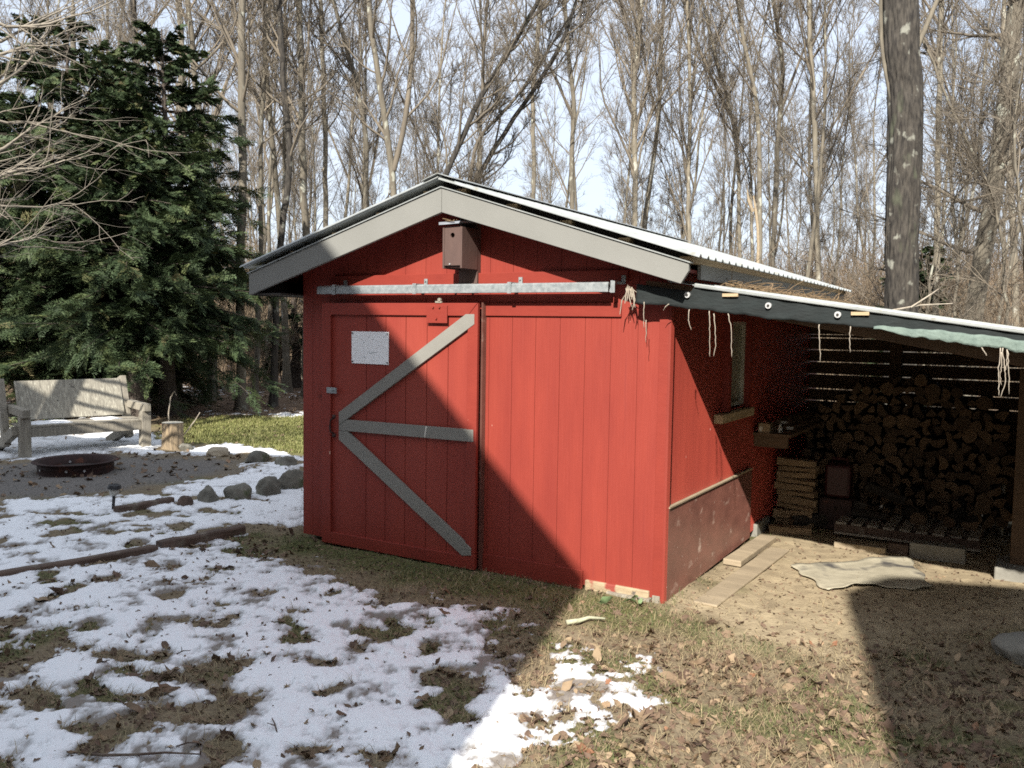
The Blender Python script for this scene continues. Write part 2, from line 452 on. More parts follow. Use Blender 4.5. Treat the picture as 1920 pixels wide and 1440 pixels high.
# ground: fine ahead of the viewpoint, coarse elsewhere, one sheet to the horizon
an = np.concatenate([np.linspace(-180, -52, 40, endpoint=False), np.linspace(-52, 52, 520), np.linspace(52, 180, 41)[1:]])
ra = np.concatenate([[.01, .6, 1.2], np.geomspace(1.8, 45, 430), np.geomspace(48, 900, 26)])
A_, RR_ = np.meshgrid(np.radians(an), ra, indexing='ij')
gx, gy = RR_ * np.sin(A_), RR_ * np.cos(A_)
gz = gh(gx, gy)
fx_, fy_ = gx.ravel(), gy.ravel()
lawn_a = smooth(-.5, .5, sdpoly(fx_, fy_, LAWN) + .8 * fbm(fx_ * 1.2, fy_ * 1.2, 31, 3))
sand_a = smooth(-.25, .35, sdpoly(fx_, fy_, SAND) + .5 * fbm(fx_ * 2, fy_ * 2, 33, 3))
pit_a = smooth(-.3, .3, sdpoly(fx_, fy_, PIT) + .3 * fbm(fx_ * 2, fy_ * 2, 35, 3))
grs_a = np.maximum(smooth(-.25, .2, sdpoly(fx_, fy_, GRASSY) + .3 * fbm(fx_ * 3, fy_ * 3, 36, 3)), .8 * smooth(-.05, .3, fbm(fx_ * 1.6, fy_ * 1.6, 41, 3)) * (np.hypot(fx_, fy_) < 12))
for_a = smooth(17, 19.5, np.hypot(fx_, fy_))


def ground_mat():
    m = bpy.data.materials.new('yard_soil'); m.use_nodes = True
    nt = m.node_tree; N = nt.nodes; L = nt.links; b = N['Principled BSDF']; b.inputs['Roughness'].default_value = .95
    b.inputs['Specular IOR Level'].default_value = .2
    tc = N.new('ShaderNodeTexCoord')
    def noise(sc, d=5):
        n = N.new('ShaderNodeTexNoise'); n.inputs['Scale'].default_value = sc; n.inputs['Detail'].default_value = d
        L.new(tc.outputs['Object'], n.inputs['Vector']); return n.outputs['Fac']
    def ramp(f, a, c, p0=.35, p1=.65):
        r = N.new('ShaderNodeValToRGB'); e = r.color_ramp.elements
        e[0].position = p0; e[1].position = p1; e[0].color = (*a, 1); e[1].color = (*c, 1); L.new(f, r.inputs['Fac']); return r.outputs['Color']
    def mixc(fac, a, c):
        x = N.new('ShaderNodeMix'); x.data_type = 'RGBA'; L.new(fac, x.inputs['Factor']); L.new(a, x.inputs['A']); L.new(c, x.inputs['B']); return x.outputs['Result']
    def at(n):
        a = N.new('ShaderNodeAttribute'); a.attribute_name = n; return a.outputs['Fac']
    n1 = noise(9); n2 = noise(45, 6); n3 = noise(2.2)
    base = mixc(n3, ramp(n2, (.12, .09, .058), (.26, .205, .125)), ramp(n1, (.15, .12, .08), (.24, .195, .13)))
    base = mixc(at('grassy'), base, ramp(n2, (.055, .06, .022), (.16, .155, .062)))
    base = mixc(at('pit'), base, ramp(n2, (.10, .095, .088), (.22, .20, .18)))
    base = mixc(at('sand'), base, ramp(n1, (.27, .215, .14), (.40, .325, .21)))
    base = mixc(at('lawn'), base, ramp(n1, (.11, .12, .038), (.22, .215, .075)))
    base = mixc(at('forest'), base, ramp(noise(3.), (.11, .075, .05), (.22, .15, .10)))
    L.new(base, b.inputs['Base Color'])
    bp = N.new('ShaderNodeBump'); bp.inputs['Strength'].default_value = .7; bp.inputs['Distance'].default_value = .012
    L.new(n2, bp.inputs['Height']); L.new(bp.outputs[0], b.inputs['Normal'])
    return m


na_, nr_ = gx.shape
gme = np_mesh('ground', np.stack([fx_, fy_, gz.ravel()], 1), quads(na_, nr_), True,
              dict(lawn=lawn_a * (1 - for_a), sand=sand_a, pit=pit_a, grassy=grs_a, forest=for_a), [ground_mat()])
tag(link('ground', gme), kind='structure')

# snow: a real layer with thickness, ragged edges and trodden, melted pits
sx, sy_ = polar(-50, 46, 800, 2.0, 75, 640)
sxf, syf = sx.ravel(), sy_.ravel()
cv = cover(sxf, syf)
th = thick(cv)
th = np.where(cv < -.05, -.03, th)
bumps = (fbm(sxf * 7, syf * 7, 51, 3) * .008 + fbm(sxf * 28, syf * 28, 53, 2) * .004) * smooth(-.02, .3, cv)
sz = gh(sxf, syf) + th + bumps
q = quads(*sx.shape)
q = q[(cv[q] > -.05).any(1)]
# icy, thin snow is greyer where the layer is thin
ice = smooth(.02, .38, fbm(sxf * 2.6, syf * 2.6, 91, 4)) * smooth(-.2, -1.2, (sxf - OX) * V[0] + (syf - OY) * V[1])
used = np.unique(q); remap = np.full(len(sxf), -1); remap[used] = np.arange(len(used))


def snow_mat():
    m = bpy.data.materials.new('old_snow'); m.use_nodes = True
    nt = m.node_tree; N = nt.nodes; L = nt.links; b = N['Principled BSDF']
    b.inputs['Roughness'].default_value = .65; b.inputs['Specular IOR Level'].default_value = .3
    tc = N.new('ShaderNodeTexCoord')
    a = N.new('ShaderNodeAttribute'); a.attribute_name = 'cover'
    n = N.new('ShaderNodeTexNoise'); n.inputs['Scale'].default_value = 22; n.inputs['Detail'].default_value = 6
    L.new(tc.outputs['Object'], n.inputs['Vector'])
    ad = N.new('ShaderNodeMath'); ad.operation = 'MULTIPLY_ADD'; ad.inputs[1].default_value = .28; L.new(n.outputs['Fac'], ad.inputs[0]); L.new(a.outputs['Fac'], ad.inputs[2])
    r = N.new('ShaderNodeValToRGB'); e = r.color_ramp.elements
    e[0].position = .10; e[0].color = (.22, .195, .17, 1); e[1].position = .46; e[1].color = (.88, .895, .91, 1)
    e2 = r.color_ramp.elements.new(.25); e2.color = (.52, .52, .52, 1)
    L.new(ad.outputs[0], r.inputs['Fac'])
    a2 = N.new('ShaderNodeAttribute'); a2.attribute_name = 'ice'
    m3 = N.new('ShaderNodeMath'); m3.operation = 'MULTIPLY_ADD'; m3.inputs[1].default_value = -.34; L.new(a2.outputs['Fac'], m3.inputs[0]); L.new(ad.outputs[0], m3.inputs[2])
    L.new(m3.outputs[0], r.inputs['Fac'])
    n2 = N.new('ShaderNodeTexNoise'); n2.inputs['Scale'].default_value = 75; n2.inputs['Detail'].default_value = 2
    L.new(tc.outputs['Object'], n2.inputs['Vector'])
    mr = N.new('ShaderNodeMapRange'); mr.inputs['From Min'].default_value = .70; mr.inputs['From Max'].default_value = .74
    L.new(n2.outputs['Fac'], mr.inputs['Value'])
    mx = N.new('ShaderNodeMix'); mx.data_type = 'RGBA'; L.new(mr.outputs[0], mx.inputs['Factor']); L.new(r.outputs['Color'], mx.inputs['A']); mx.inputs['B'].default_value = (.16, .12, .09, 1)
    L.new(mx.outputs['Result'], b.inputs['Base Color'])
    bp = N.new('ShaderNodeBump'); bp.inputs['Strength'].default_value = .45; bp.inputs['Distance'].default_value = .01
    L.new(n.outputs['Fac'], bp.inputs['Height']); L.new(bp.outputs[0], b.inputs['Normal'])
    return m


sme = np_mesh('snow', np.stack([sxf, syf, sz], 1)[used], remap[q], True, dict(cover=cv[used], ice=ice[used]), [snow_mat()])
tag(link('snow', sme), 'patchy trodden old snow lying over the yard', 'snow', kind='stuff')


# ------------------------------------------------------------------ litter, grass
def scatter(n, x0, x1, y0, y1, dens, seed):
    r = np.random.default_rng(seed)
    x = r.uniform(x0, x1, n); y = r.uniform(y0, y1, n)
    k = r.uniform(0, 1, n) < dens(x, y)
    return x[k], y[k]


def surf(x, y):
    c = cover(x, y)
    t = thick(c)
    return gh(x, y) + np.where(c > -.03, t, 0), c


LOBE = [(0, -.62), (.06, -.30), (.28, -.34), (.18, -.12), (.46, .0), (.24, .12), (.40, .36), (.16, .30), (0, .62),
        (-.16, .30), (-.40, .36), (-.24, .12), (-.46, .0), (-.18, -.12), (-.28, -.34), (-.06, -.30)]
OVAL = [(0, -.62), (.05, -.42), (.22, -.2), (.28, .05), (.2, .32), (0, .58), (-.2, .32), (-.28, .05), (-.22, -.2), (-.05, -.42)]


def leaves(name, x, y, z, size, tint, lobed, seed, tilt=.5, curl=.9, mat_=None):
    r = np.random.default_rng(seed)
    T = np.array([(0, 0)] + (LOBE if lobed else OVAL)); k = len(T); n = len(x)
    cu = r.uniform(-.3, 1, n) * curl; cu2 = r.normal(0, .25, n)
    px = np.repeat(T[None, :, 0], n, 0); py = np.repeat(T[None, :, 1], n, 0)
    px = px * r.uniform(.75, 1.15, (n, 1))
    pz = cu[:, None] * (px ** 2) * 1.6 + cu2[:, None] * py ** 2 + r.normal(0, .085, (n, k))
    P = np.stack([px, py, pz], -1) * size[:, None, None]
    a = r.uniform(0, 6.28, n); tx = r.normal(0, tilt, n); ty = r.normal(0, tilt, n)
    X, Y, W = P[..., 0].copy(), P[..., 1].copy(), P[..., 2].copy()
    Y, W = Y * np.cos(tx)[:, None] - W * np.sin(tx)[:, None], Y * np.sin(tx)[:, None] + W * np.cos(tx)[:, None]
    X, W = X * np.cos(ty)[:, None] + W * np.sin(ty)[:, None], -X * np.sin(ty)[:, None] + W * np.cos(ty)[:, None]
    X, Y = X * np.cos(a)[:, None] - Y * np.sin(a)[:, None], X * np.sin(a)[:, None] + Y * np.cos(a)[:, None]
    W = W - W.min(1)[:, None] * .6
    V_ = np.stack([X + x[:, None], Y + y[:, None], W + z[:, None]], -1).reshape(-1, 3)
    i = np.arange(1, k); j = np.roll(i, -1)
    Tf = np.stack([np.zeros(k - 1, int), i, j], 1)
    Fc = (Tf[None] + (np.arange(n) * k)[:, None, None]).reshape(-1, 3)
    return V_, Fc, np.repeat(tint, k)


def joinparts(parts):
    vs, fs, ts = [], [], []; b = 0
    for v, f, t in parts:
        vs.append(v); fs.append(f + b); ts.append(t); b += len(v)
    return np.concatenate(vs), np.concatenate(fs), np.concatenate(ts)


LEAFZ = np.array(gp([(1080, 1215), (1330, 1190), (1560, 1230), (1800, 1170), (2300, 1150), (2600, 1900), (500, 1900), (760, 1440), (1000, 1330)]))
BASEZ = np.array(gp([(560, 1000), (640, 1004), (905, 1058), (1245, 1128), (1245, 1150), (1080, 1125), (880, 1090), (700, 1050), (590, 1030)]))
LEANZ = np.array(gp([(1250, 1135), (1440, 985), (1560, 985), (1900, 1000), (1900, 1150), (1740, 1120), (1500, 1070), (1330, 1130)]))


def inshed(x, y):
    du = (x - OX) * U[0] + (y - OY) * U[1]; dv = (x - OX) * V[0] + (y - OY) * V[1]
    return (du > -3.37) & (du < .02) & (dv > -.005) & (dv < 4.8)


def dens_leaf(x, y):
    d = np.where(sdpoly(x, y, SNOWP[0][0]) > -.2, .42, .12) + .9 * smooth(-.4, .4, sdpoly(x, y, LEAFZ)) * (.35 + .65 * smooth(-.15, .3, fbm(x * 1.8, y * 1.8, 61, 3)))
    d = np.maximum(d, .8 * smooth(-.1, .1, sdpoly(x, y, BASEZ)))
    d = np.maximum(d, .75 * smooth(-.1, .2, sdpoly(x, y, LEANZ)) * smooth(-.25, .25, fbm(x * 2.4, y * 2.4, 63, 3)))
    d = d * np.where(sdpoly(x, y, SAND) > .3, .5 + .5 * (sdpoly(x, y, LEANZ) > 0), 1)
    u_ = (x - OX) * U[0] + (y - OY) * U[1]
    d = d * smooth(6.5, 4.5, np.hypot(x, y) - 2.2 * (u_ < -3))
    return d * (~inshed(x, y))


parts = []
x, y = scatter(46000, -3.8, 4.6, 2.6, 8.6, dens_leaf, 101)
z, c = surf(x, y); r = np.random.default_rng(5)
k = (c < .06) | (r.uniform(0, 1, len(x)) < .035); x, y, z = x[k], y[k], z[k]; n = len(x)
s_ = np.clip(r.lognormal(math.log(.043), .36, n), .025, .13); t_ = np.clip(r.beta(2, 2.2, n) + np.where(r.uniform(0, 1, n) < .015, .6, 0), 0, 1)
h_ = int(n * .26)
parts.append(leaves('a', x[:h_], y[:h_], z[:h_], s_[:h_] * 1.0, t_[:h_], True, 1))
parts.append(leaves('a', x[h_:], y[h_:], z[h_:], s_[h_:], t_[h_:], False, 2))
# crumbs of leaf everywhere that is bare
x, y = scatter(70000, -7, 4.5, 2.6, 11, lambda x, y: (.5 * (~inshed(x, y)) * np.where(sdpoly(x, y, SAND) > .2, .55, 1) * smooth(12, 6, np.hypot(x, y))), 103)
z, c = surf(x, y); k = (c < .12) | (np.random.default_rng(9).uniform(0, 1, len(x)) < .10); x, y, z = x[k], y[k], z[k]; n = len(x)
parts.append(leaves('a', x, y, z, r.uniform(.014, .034, n), r.beta(2, 2.4, n), False, 3, .45))
# leaves of the far yard and the wood's edge
x, y = scatter(9000, -12, 1, 9, 24, lambda x, y: .5 * (~inshed(x, y)) * (sdpoly(x, y, LAWN) < .0) + .18 * (sdpoly(x, y, LAWN) >= 0), 105)
z, c = surf(x, y); k = (c < .03) | (np.random.default_rng(19).uniform(0, 1, len(x)) < .03); x, y, z = x[k], y[k], z[k]; n = len(x)
parts.append(leaves('a', x, y, z, r.uniform(.05, .11, n), r.beta(2.5, 1.7, n), False, 4, .4))
v_, f_, a_ = joinparts(parts)
tag(link('fallen_leaves', np_mesh('fallen_leaves', v_, f_, False, dict(tint=a_), [M['leaf']])), 'brown fallen leaves and leaf crumbs strewn over the bare ground', 'leaves', kind='stuff')


def blades(x, y, z, length, width, lean, tint, seed):
    r = np.random.default_rng(seed); n = len(x)
    a = r.uniform(0, 6.28, n); le = np.abs(r.normal(lean[0], lean[1], n)).clip(0, 1.5)
    dx, dy = np.cos(a), np.sin(a)
    b = r.uniform(.2, .8, n)
    px, py = -dy * width / 2, dx * width / 2
    m1 = length * .5; m2 = length
    e1 = le * .7; e2 = (le + b * .5).clip(0, 1.55)
    P0 = np.stack([x, y, z], 1)
    P1 = P0 + np.stack([dx * np.sin(e1) * m1, dy * np.sin(e1) * m1, np.cos(e1) * m1 + .004], 1)
    P2 = P1 + np.stack([dx * np.sin(e2) * m1, dy * np.sin(e2) * m1, np.cos(e2) * m1 + .002], 1)
    Wd = np.stack([px, py, np.zeros(n)], 1)
    V_ = np.stack([P0 - Wd, P0 + Wd, P1 + Wd * .8, P1 - Wd * .8, P2], 1).reshape(-1, 3)
    i = np.arange(n) * 5
    q = np.stack([i, i + 1, i + 2, i + 3], 1); t = np.stack([i + 3, i + 2, i + 4], 1)
    return V_, q, t, np.repeat(tint, 5)


def blade_object(name, sets, mat_, label, cat):
    vs, qs, ts, at = [], [], [], []; b = 0
    for v, q, t, a in sets:
        vs.append(v); qs.append(q + b); ts.append(t + b); at.append(a); b += len(v)
    me = np_mesh(name, np.concatenate(vs), [np.concatenate(qs), np.concatenate(ts)], False, dict(tint=np.concatenate(at)), [mat_])
    return tag(link(name, me), label, cat, kind='stuff')


# straw
x, y = scatter(150000, -4.5, 4.2, 2.6, 7.5, lambda x, y: (.75 * (~inshed(x, y)) * np.where(sdpoly(x, y, SAND) > .15, .22, 1) * (.35 + .65 * smooth(-.2, .3, fbm(x * 2, y * 2, 71, 3))) * smooth(7.5, 5, np.hypot(x, y))), 111)
z, c = surf(x, y); k = c < .09; x, y, z = x[k], y[k], z[k]; n = len(x)
blade_object('dead_grass', [blades(x, y, z, r.uniform(.04, .115, n), r.uniform(.0016, .0034, n), (1.42, .13), r.beta(2, 2, n), 6)], M['straw'],
             'flattened straw coloured dead grass on the bare yard', 'dead grass')
# green grass: strip along the shed front and patches
x, y = scatter(110000, -4.0, 3.0, 2.6, 8.3, lambda x, y: np.maximum(.8 * smooth(-.12, .15, sdpoly(x, y, GRASSY)) * smooth(-.3, .2, fbm(x * 3, y * 3, 73, 2)),
                                                             .8 * smooth(.0, .32, fbm(x * 1.6, y * 1.6, 41, 3)) * (sdpoly(x, y, SAND) < .1)) * (~inshed(x, y)), 113)
z, c = surf(x, y); k = c < .0; x, y, z = x[k], y[k], z[k]; n = len(x)
s1 = blades(x, y, z, r.uniform(.025, .06, n), r.uniform(.0018, .0035, n), (1.05, .3), r.beta(2, 2.4, n), 7)
blade_object('green_grass', [s1], M['grass'], 'short green grass along the shed front and in patches', 'grass')
lx0, ly0 = LAWN.min(0); lx1, ly1 = LAWN.max(0)
x, y = scatter(60000, lx0, lx1, ly0, ly1, lambda x, y: 1. * (sdpoly(x, y, LAWN) + .5 * fbm(x * 1.2, y * 1.2, 31, 3) > -.1), 115)
z, c = surf(x, y); k = c < .0; x, y, z = x[k], y[k], z[k]; n = len(x)
blade_object('lawn_grass', [blades(x, y, z, r.uniform(.03, .075, n), r.uniform(.006, .012, n), (.8, .3), r.beta(2, 2, n), 8)], M['lawn'],
             'sunlit yellow green lawn beyond the snow', 'lawn')

# ------------------------------------------------------------------ the shed
W, DP = 3.383, 4.8
UM = -W / 2
shed = shed_empty('shed')
tag(shed, 'red wooden shed with grey trim, gable roof and sliding barn door', 'shed')
KR, KRR = .2935, .312                        # roof slope, left and right top edges


def zs(u, base): return base - KR * abs(u - UM)


def board_wall(mb, u0, u1, vf, z0, topf, w=.203, gap=.0032, th_=.02, off=0.):
    mb_u = u0
    edges = [u0]
    k = u0 + off + w
    while k < u1 - .02: edges.append(k); k += w
    edges.append(u1)
    for a, b in zip(edges[:-1], edges[1:]):
        a2, b2 = a + (gap / 2 if a != u0 else 0), b - (gap / 2 if b != u1 else 0)
        pts = [(a2, z0), (b2, z0), (b2, topf(b2))]
        if a2 < UM < b2: pts.append((UM, topf(UM)))
        pts.append((a2, topf(a2)))
        mb.prism(pts, 'y', vf, vf + th_)
    pts = [(u0, z0 + .003), (u1, z0 + .003), (u1, topf(u1) - .002)]
    if u0 < UM < u1: pts.append((UM, topf(UM) - .002))
    pts.append((u0, topf(u0) - .002))
    mb.prism(pts, 'y', vf + .006, vf + .045)


top = lambda u: zs(u, 2.855)
mb = MB(); board_wall(mb, -W, 0, 0, .025, top, off=-.09); mb.build('front_wall', M['red'], shed)
# side wall (right), boards along v, with an opening for the window
mb = MB()
WV0, WV1, WZ0, WZ1 = 1.29, 1.80, 1.265, 1.965
edges = list(np.arange(.045, DP, .305)) + [DP]
zt_side = zs(0, 2.855)
for a, b in zip(edges[:-1], edges[1:]):
    for (z0, z1) in ((.06, WZ0 - .02), (WZ0 - .02, WZ1 + .02), (WZ1 + .02, zt_side)):
        a2, b2 = a + .002, b - .002
        if z0 == WZ0 - .02 and b2 > WV0 and a2 < WV1:
            if a2 < WV0: mb.box(-.02, 0, a2, WV0, z0, z1)
            if b2 > WV1: mb.box(-.02, 0, WV1, b2, z0, z1)
            continue
        mb.box(-.02, 0, a2, b2, z0, z1)
mb.box(-.05, -.022, .05, WV0, .06, zt_side); mb.box(-.05, -.022, WV1, DP, .06, zt_side); mb.box(-.05, -.022, WV0, WV1, .06, WZ0 - .02); mb.box(-.05, -.022, WV0, WV1, WZ1 + .02, zt_side)
mb.build('side_wall', M['red_lit'], shed)
mb = MB(); mb.box(-W, -W + .03, .05, DP, .03, zt_side); mb.build('far_side_wall', M['red_lit'], shed)
mb = MB(); mb.prism([(-W + .03, .03), (-.05, .03), (-.05, zt_side), (UM, top(UM)), (-W + .03, zt_side)], 'y', DP - .03, DP); mb.build('back_wall', M['red_lit'], shed)
# corner trims, wall trims
mb = MB(); mb.box(-.062, .004, -.022, -.002, .0, 2.2); mb.build('corner_trim', M['red_trim'], shed, bevel=.003)
mb = MB(); mb.box(.0025, .022, -.02, .045, .0, 2.2); mb.build('corner_trim', M['red_lit'], shed, bevel=.002)
mb = MB(); mb.box(-1.47, -.35, -.018, -.002, 1.975, 2.072); mb.build('wall_rail', M['red_trim'], shed, bevel=.003)
mb = MB(); mb.box(-1.47, -.605, -.018, -.002, -.005, .135); mb.build('wall_rail', M['red_trim'], shed, bevel=.003)
mb = MB(); mb.box(-1.487, -1.4715, -.050, -.001, .0, 2.075); mb.build('door_stop', M['brown_panel'], shed)
mb = MB(); mb.box(-3.02, -.30, -.030, -.002, 2.215, 2.30); mb.build('track_board', M['red_trim'], shed, bevel=.003)
mb = MB(); mb.box(-.585, -.09, -.02, .03, -.03, .07); mb.build('sill_beam', M['chipped'], shed, bevel=.008)
mb = MB(); mb.box(-.40, -.075, -.05, .02, -.005, .022); mb.build('sill_plank', M['oldwood'], shed, bevel=.003)
mb = MB(); mb.box(-.06, -.005, -.03, .1, -.02, .05); mb.build('corner_block', M['oldwood'], shed, bevel=.003)
# lower brown panel on the side
mb = MB(); mb.add([(.003, .03, .05), (.003, 2.1, .05), (.003, 2.1, .66), (.003, .03, .655), (.024, .03, .0), (.024, 2.1, .035), (.024, 2.1, .655), (.024, .03, .65)],
                  [(4, 5, 6, 7), (0, 3, 2, 1), (0, 1, 5, 4), (1, 2, 6, 5), (2, 3, 7, 6), (3, 0, 4, 7)])
mb.build('lower_panel', M['brown_panel'], shed, bevel=.002)
mb = MB(); mb.box(.0025, .032, .03, 2.1, .657, .668); mb.build('panel_cap', M['plank'], shed)
mb = MB(); mb.box(-.25, .035, 2.30, 2.75, -.05, .115); mb.build('foundation_block', M['concrete'], shed, bevel=.01)
mb = MB(); mb.box(-.06, -.025, .06, DP, .01, .09); mb.build('base_beam', M['dark'], shed)

# window
win = MB()
win.box(-.01, .055, WV0 - .07, WV0, WZ0 - .03, WZ1 + .06); win.box(-.01, .055, WV1, WV1 + .07, WZ0 - .03, WZ1 + .06); win.box(-.01, .055, WV0, WV1, WZ1, WZ1 + .06)
wf = win.build('window', M['red_trim'], shed, bevel=.003)
m2 = MB()
for a in ((WV0, WV0 + .03, WZ0, WZ1), (WV1 - .03, WV1, WZ0, WZ1), (WV0 + .03, WV1 - .03, WZ0, WZ0 + .03), (WV0 + .03, WV1 - .03, WZ1 - .03, WZ1)):
    m2.box(-.03, .012, *a)
m2.build('window_frame', M['whiteframe'], wf)
m2 = MB(); m2.box(-.02, -.014, WV0 + .03, WV1 - .03, WZ0 + .03, WZ1 - .03); m2.build('pane', M['glass'], wf)
m2 = MB(); m2.box(.003, .075, WV0 - .27, WV1 + .12, WZ0 - .105, WZ0 - .035); m2.build('window_sill', M['rawwood'], wf, bevel=.004)

# sliding door
VD = -.055                                    # back face of the door; front faces step out toward the viewer
door = MB()
dm = MB()
DU0, DU1, DZ0, DZ1 = -3.075, -1.492, .012, 2.07
e = [-2.985, -2.60, -2.395, -2.19, -1.98, -1.775, -1.575]
for a, b in zip(e[:-1], e[1:]):
    dm.box(a + .003, b - .003, VD - .018, VD, DZ0 + .05, DZ1 - .05)
dm.box(DU0 + .01, DU1 - .01, VD - .010, VD + .012, DZ0 + .01, DZ1 - .01)
dr = dm.build('door', M['red'], shed)
mb = MB(); mb.box(DU0, -2.975, VD - .04, VD - .011, DZ0, DZ1); mb.build('door_stile', M['red_trim'], dr, bevel=.003)
mb = MB(); mb.prism([(-1.582, DZ0 + .1), (DU1, DZ0), (DU1, DZ1), (-1.582, DZ1 - .098)], 'y', VD - .04, VD - .011); mb.build('door_stile', M['red_trim'], dr, bevel=.003)
mb = MB(); mb.prism([(-2.974, DZ1 - .098), (-1.584, DZ1 - .098), (DU1 - .004, DZ1), (-2.974, DZ1)], 'y', VD - .04, VD - .011); mb.build('door_rail', M['red_trim'], dr, bevel=.003)
mb = MB(); mb.prism([(-2.974, DZ0), (DU1 - .004, DZ0), (-1.584, DZ0 + .1), (-2.974, DZ0 + .1)], 'y', VD - .04, VD - .011); mb.build('door_rail', M['red_trim'], dr, bevel=.003)
VB = VD - .044
P = lambda pts: [tuple(onV(x, y, VB)[[0, 2]]) for x, y in pts]
for pts in ([(635, 773), (873, 589), (889, 589), (889, 608), (650, 786), (635, 797)],
            [(635, 798), (650, 787), (887, 806), (887, 829), (635, 807)],
            [(635, 808), (651, 809), (883, 1028), (883, 1042), (866, 1042), (635, 824)]):
    b = MB(); b.prism(P(pts), 'y', VB, VD - .019); b.build('brace', M['grey_brace'], dr, bevel=.002)
sc_ = MB(); sc_.prism(P([(798, 799), (801, 799), (797, 820), (795, 820)]), 'y', VB - .001, VB + .003); sc_.build('paint_scratch', M['tagwhite'], dr)
hp = MB(); a0, b0 = onV(800, 567, VD - .05), onV(838, 606, VD - .05)
hp.box(a0[0], b0[0], VD - .052, VD - .041, b0[2], 2.05); hp.build('hanger_plate', M['red_trim'], dr, bevel=.002)
bo = MB()
for x, y in ((812, 576), (824, 576), (818, 597)):
    p = onV(x, y, VD - .055); bo.tube([(p[0], VD - .053, p[2]), (p[0], VD - .064, p[2])], .009, 8)
bo.build('bolt', M['red_trim'], dr)
hw = MB(); p = onV(821, 563, VD - .05); hw.box(p[0] - .03, p[0] + .03, VD - .045, VD - .03, 2.071, 2.085); hw.tube([(p[0] + .01, VD - .05, 2.095), (p[0] + .01, VD - .03, 2.095)], .014, 12); hw.build('roller', M['oldwood'], dr)
hd = MB(); hu = onV(625, 790, VD - .05)[0]
hd.tube([(hu, VD - .04, 1.10), (hu, VD - .085, 1.085), (hu - .004, VD - .09, 1.03), (hu, VD - .085, .985), (hu, VD - .04, .965)], .008, 8)
hd.box(hu - .016, hu + .016, VD - .046, VD - .038, .935, .965); hd.box(hu - .016, hu + .016, VD - .046, VD - .038, 1.10, 1.125)
hd.build('handle', M['rust'], dr, True)
# hasp on the wall beside the door
hb = MB(); p0, p1 = onV(594, 721, -.03), onV(618, 741, -.03); hb.box(p0[0], DU0 - .004, -.04, -.002, p1[2], p0[2]); hk = hb.build('hasp_block', M['red_trim'], shed, bevel=.003)
hm = MB(); p0, p1 = onV(599, 725, VD - .06), onV(610, 737, VD - .06); hm.box(p0[0], p1[0], -.050, -.041, p1[2], p0[2])
p0, p1 = onV(611, 726, VD - .06), onV(629, 738, VD - .06); hm.box(p0[0], p1[0], VD - .052, VD - .0405, p1[2], p0[2]); hm.tube([((p0[0] + p1[0]) / 2 + .02, VD - .05, (p0[2] + p1[2]) / 2), ((p0[0] + p1[0]) / 2 + .02, VD - .075, (p0[2] + p1[2]) / 2)], .008, 8)
hm.build('hasp', M['galv'], hk, bevel=.001)

# door track with hangers
trk = MB(); TV = -.115
prof = [(TV - .028, 2.145), (TV - .028, 2.20), (TV - .018, 2.212), (TV + .018, 2.212), (TV + .028, 2.20), (TV + .028, 2.145), (TV + .012, 2.145), (TV + .012, 2.15), (TV + .024, 2.152), (TV + .024, 2.196), (TV - .024, 2.196), (TV - .024, 2.152), (TV - .012, 2.15), (TV - .012, 2.145)]
trk.prism(prof, 'x', -3.085, -.395)
tk = trk.build('door_track', M['galv'], shed)
for x in (632, 783, 961, 1155):
    p = onV(x, 535, -.12)
    b = MB(); b.box(p[0] - .028, p[0] + .004, TV - .036, TV - .0295, 2.138, 2.215); b.box(p[0] - .028, p[0] + .004, TV - .036, -.037, 2.2145, 2.221)
    b.box(p[0] + .004, p[0] + .036, -.042, -.0325, 2.205, 2.262); b.box(p[0] - .028, p[0] + .036, -.045, -.0335, 2.200, 2.214)
    b.tube([(p[0] + .02, -.042, 2.245), (p[0] + .02, -.052, 2.245)], .007, 8)
    b.build('track_bracket', M['galv'], tk, bevel=.001)

# roof: fascias, soffit, eave boards, metal sheets
VF = -.30
def fascia(u_out, name='fascia'):
    s = 1 if u_out > UM else -1
    b = MB(); zi1, zi0 = 2.915, 2.735
    n = abs(u_out - UM)
    zo1, zo0 = zi1 - (KRR if s > 0 else KR) * n, zi0 - KR * n
    if s > 0: pts = [(UM + .0015, zi0), (u_out - .05, zo0 + KR * .05), (u_out, zo0 + .095), (u_out, zo1), (UM + .0015, zi1)]
    else: pts = [(UM - .0015, zi0), (u_out, zo0 - .005), (u_out, zo1), (UM - .0015, zi1)]
    b.prism(pts, 'y', VF, VF + .03)
    return b.build(name, M['grey'], shed, bevel=.003)
fascia(.232); fascia(-3.73)
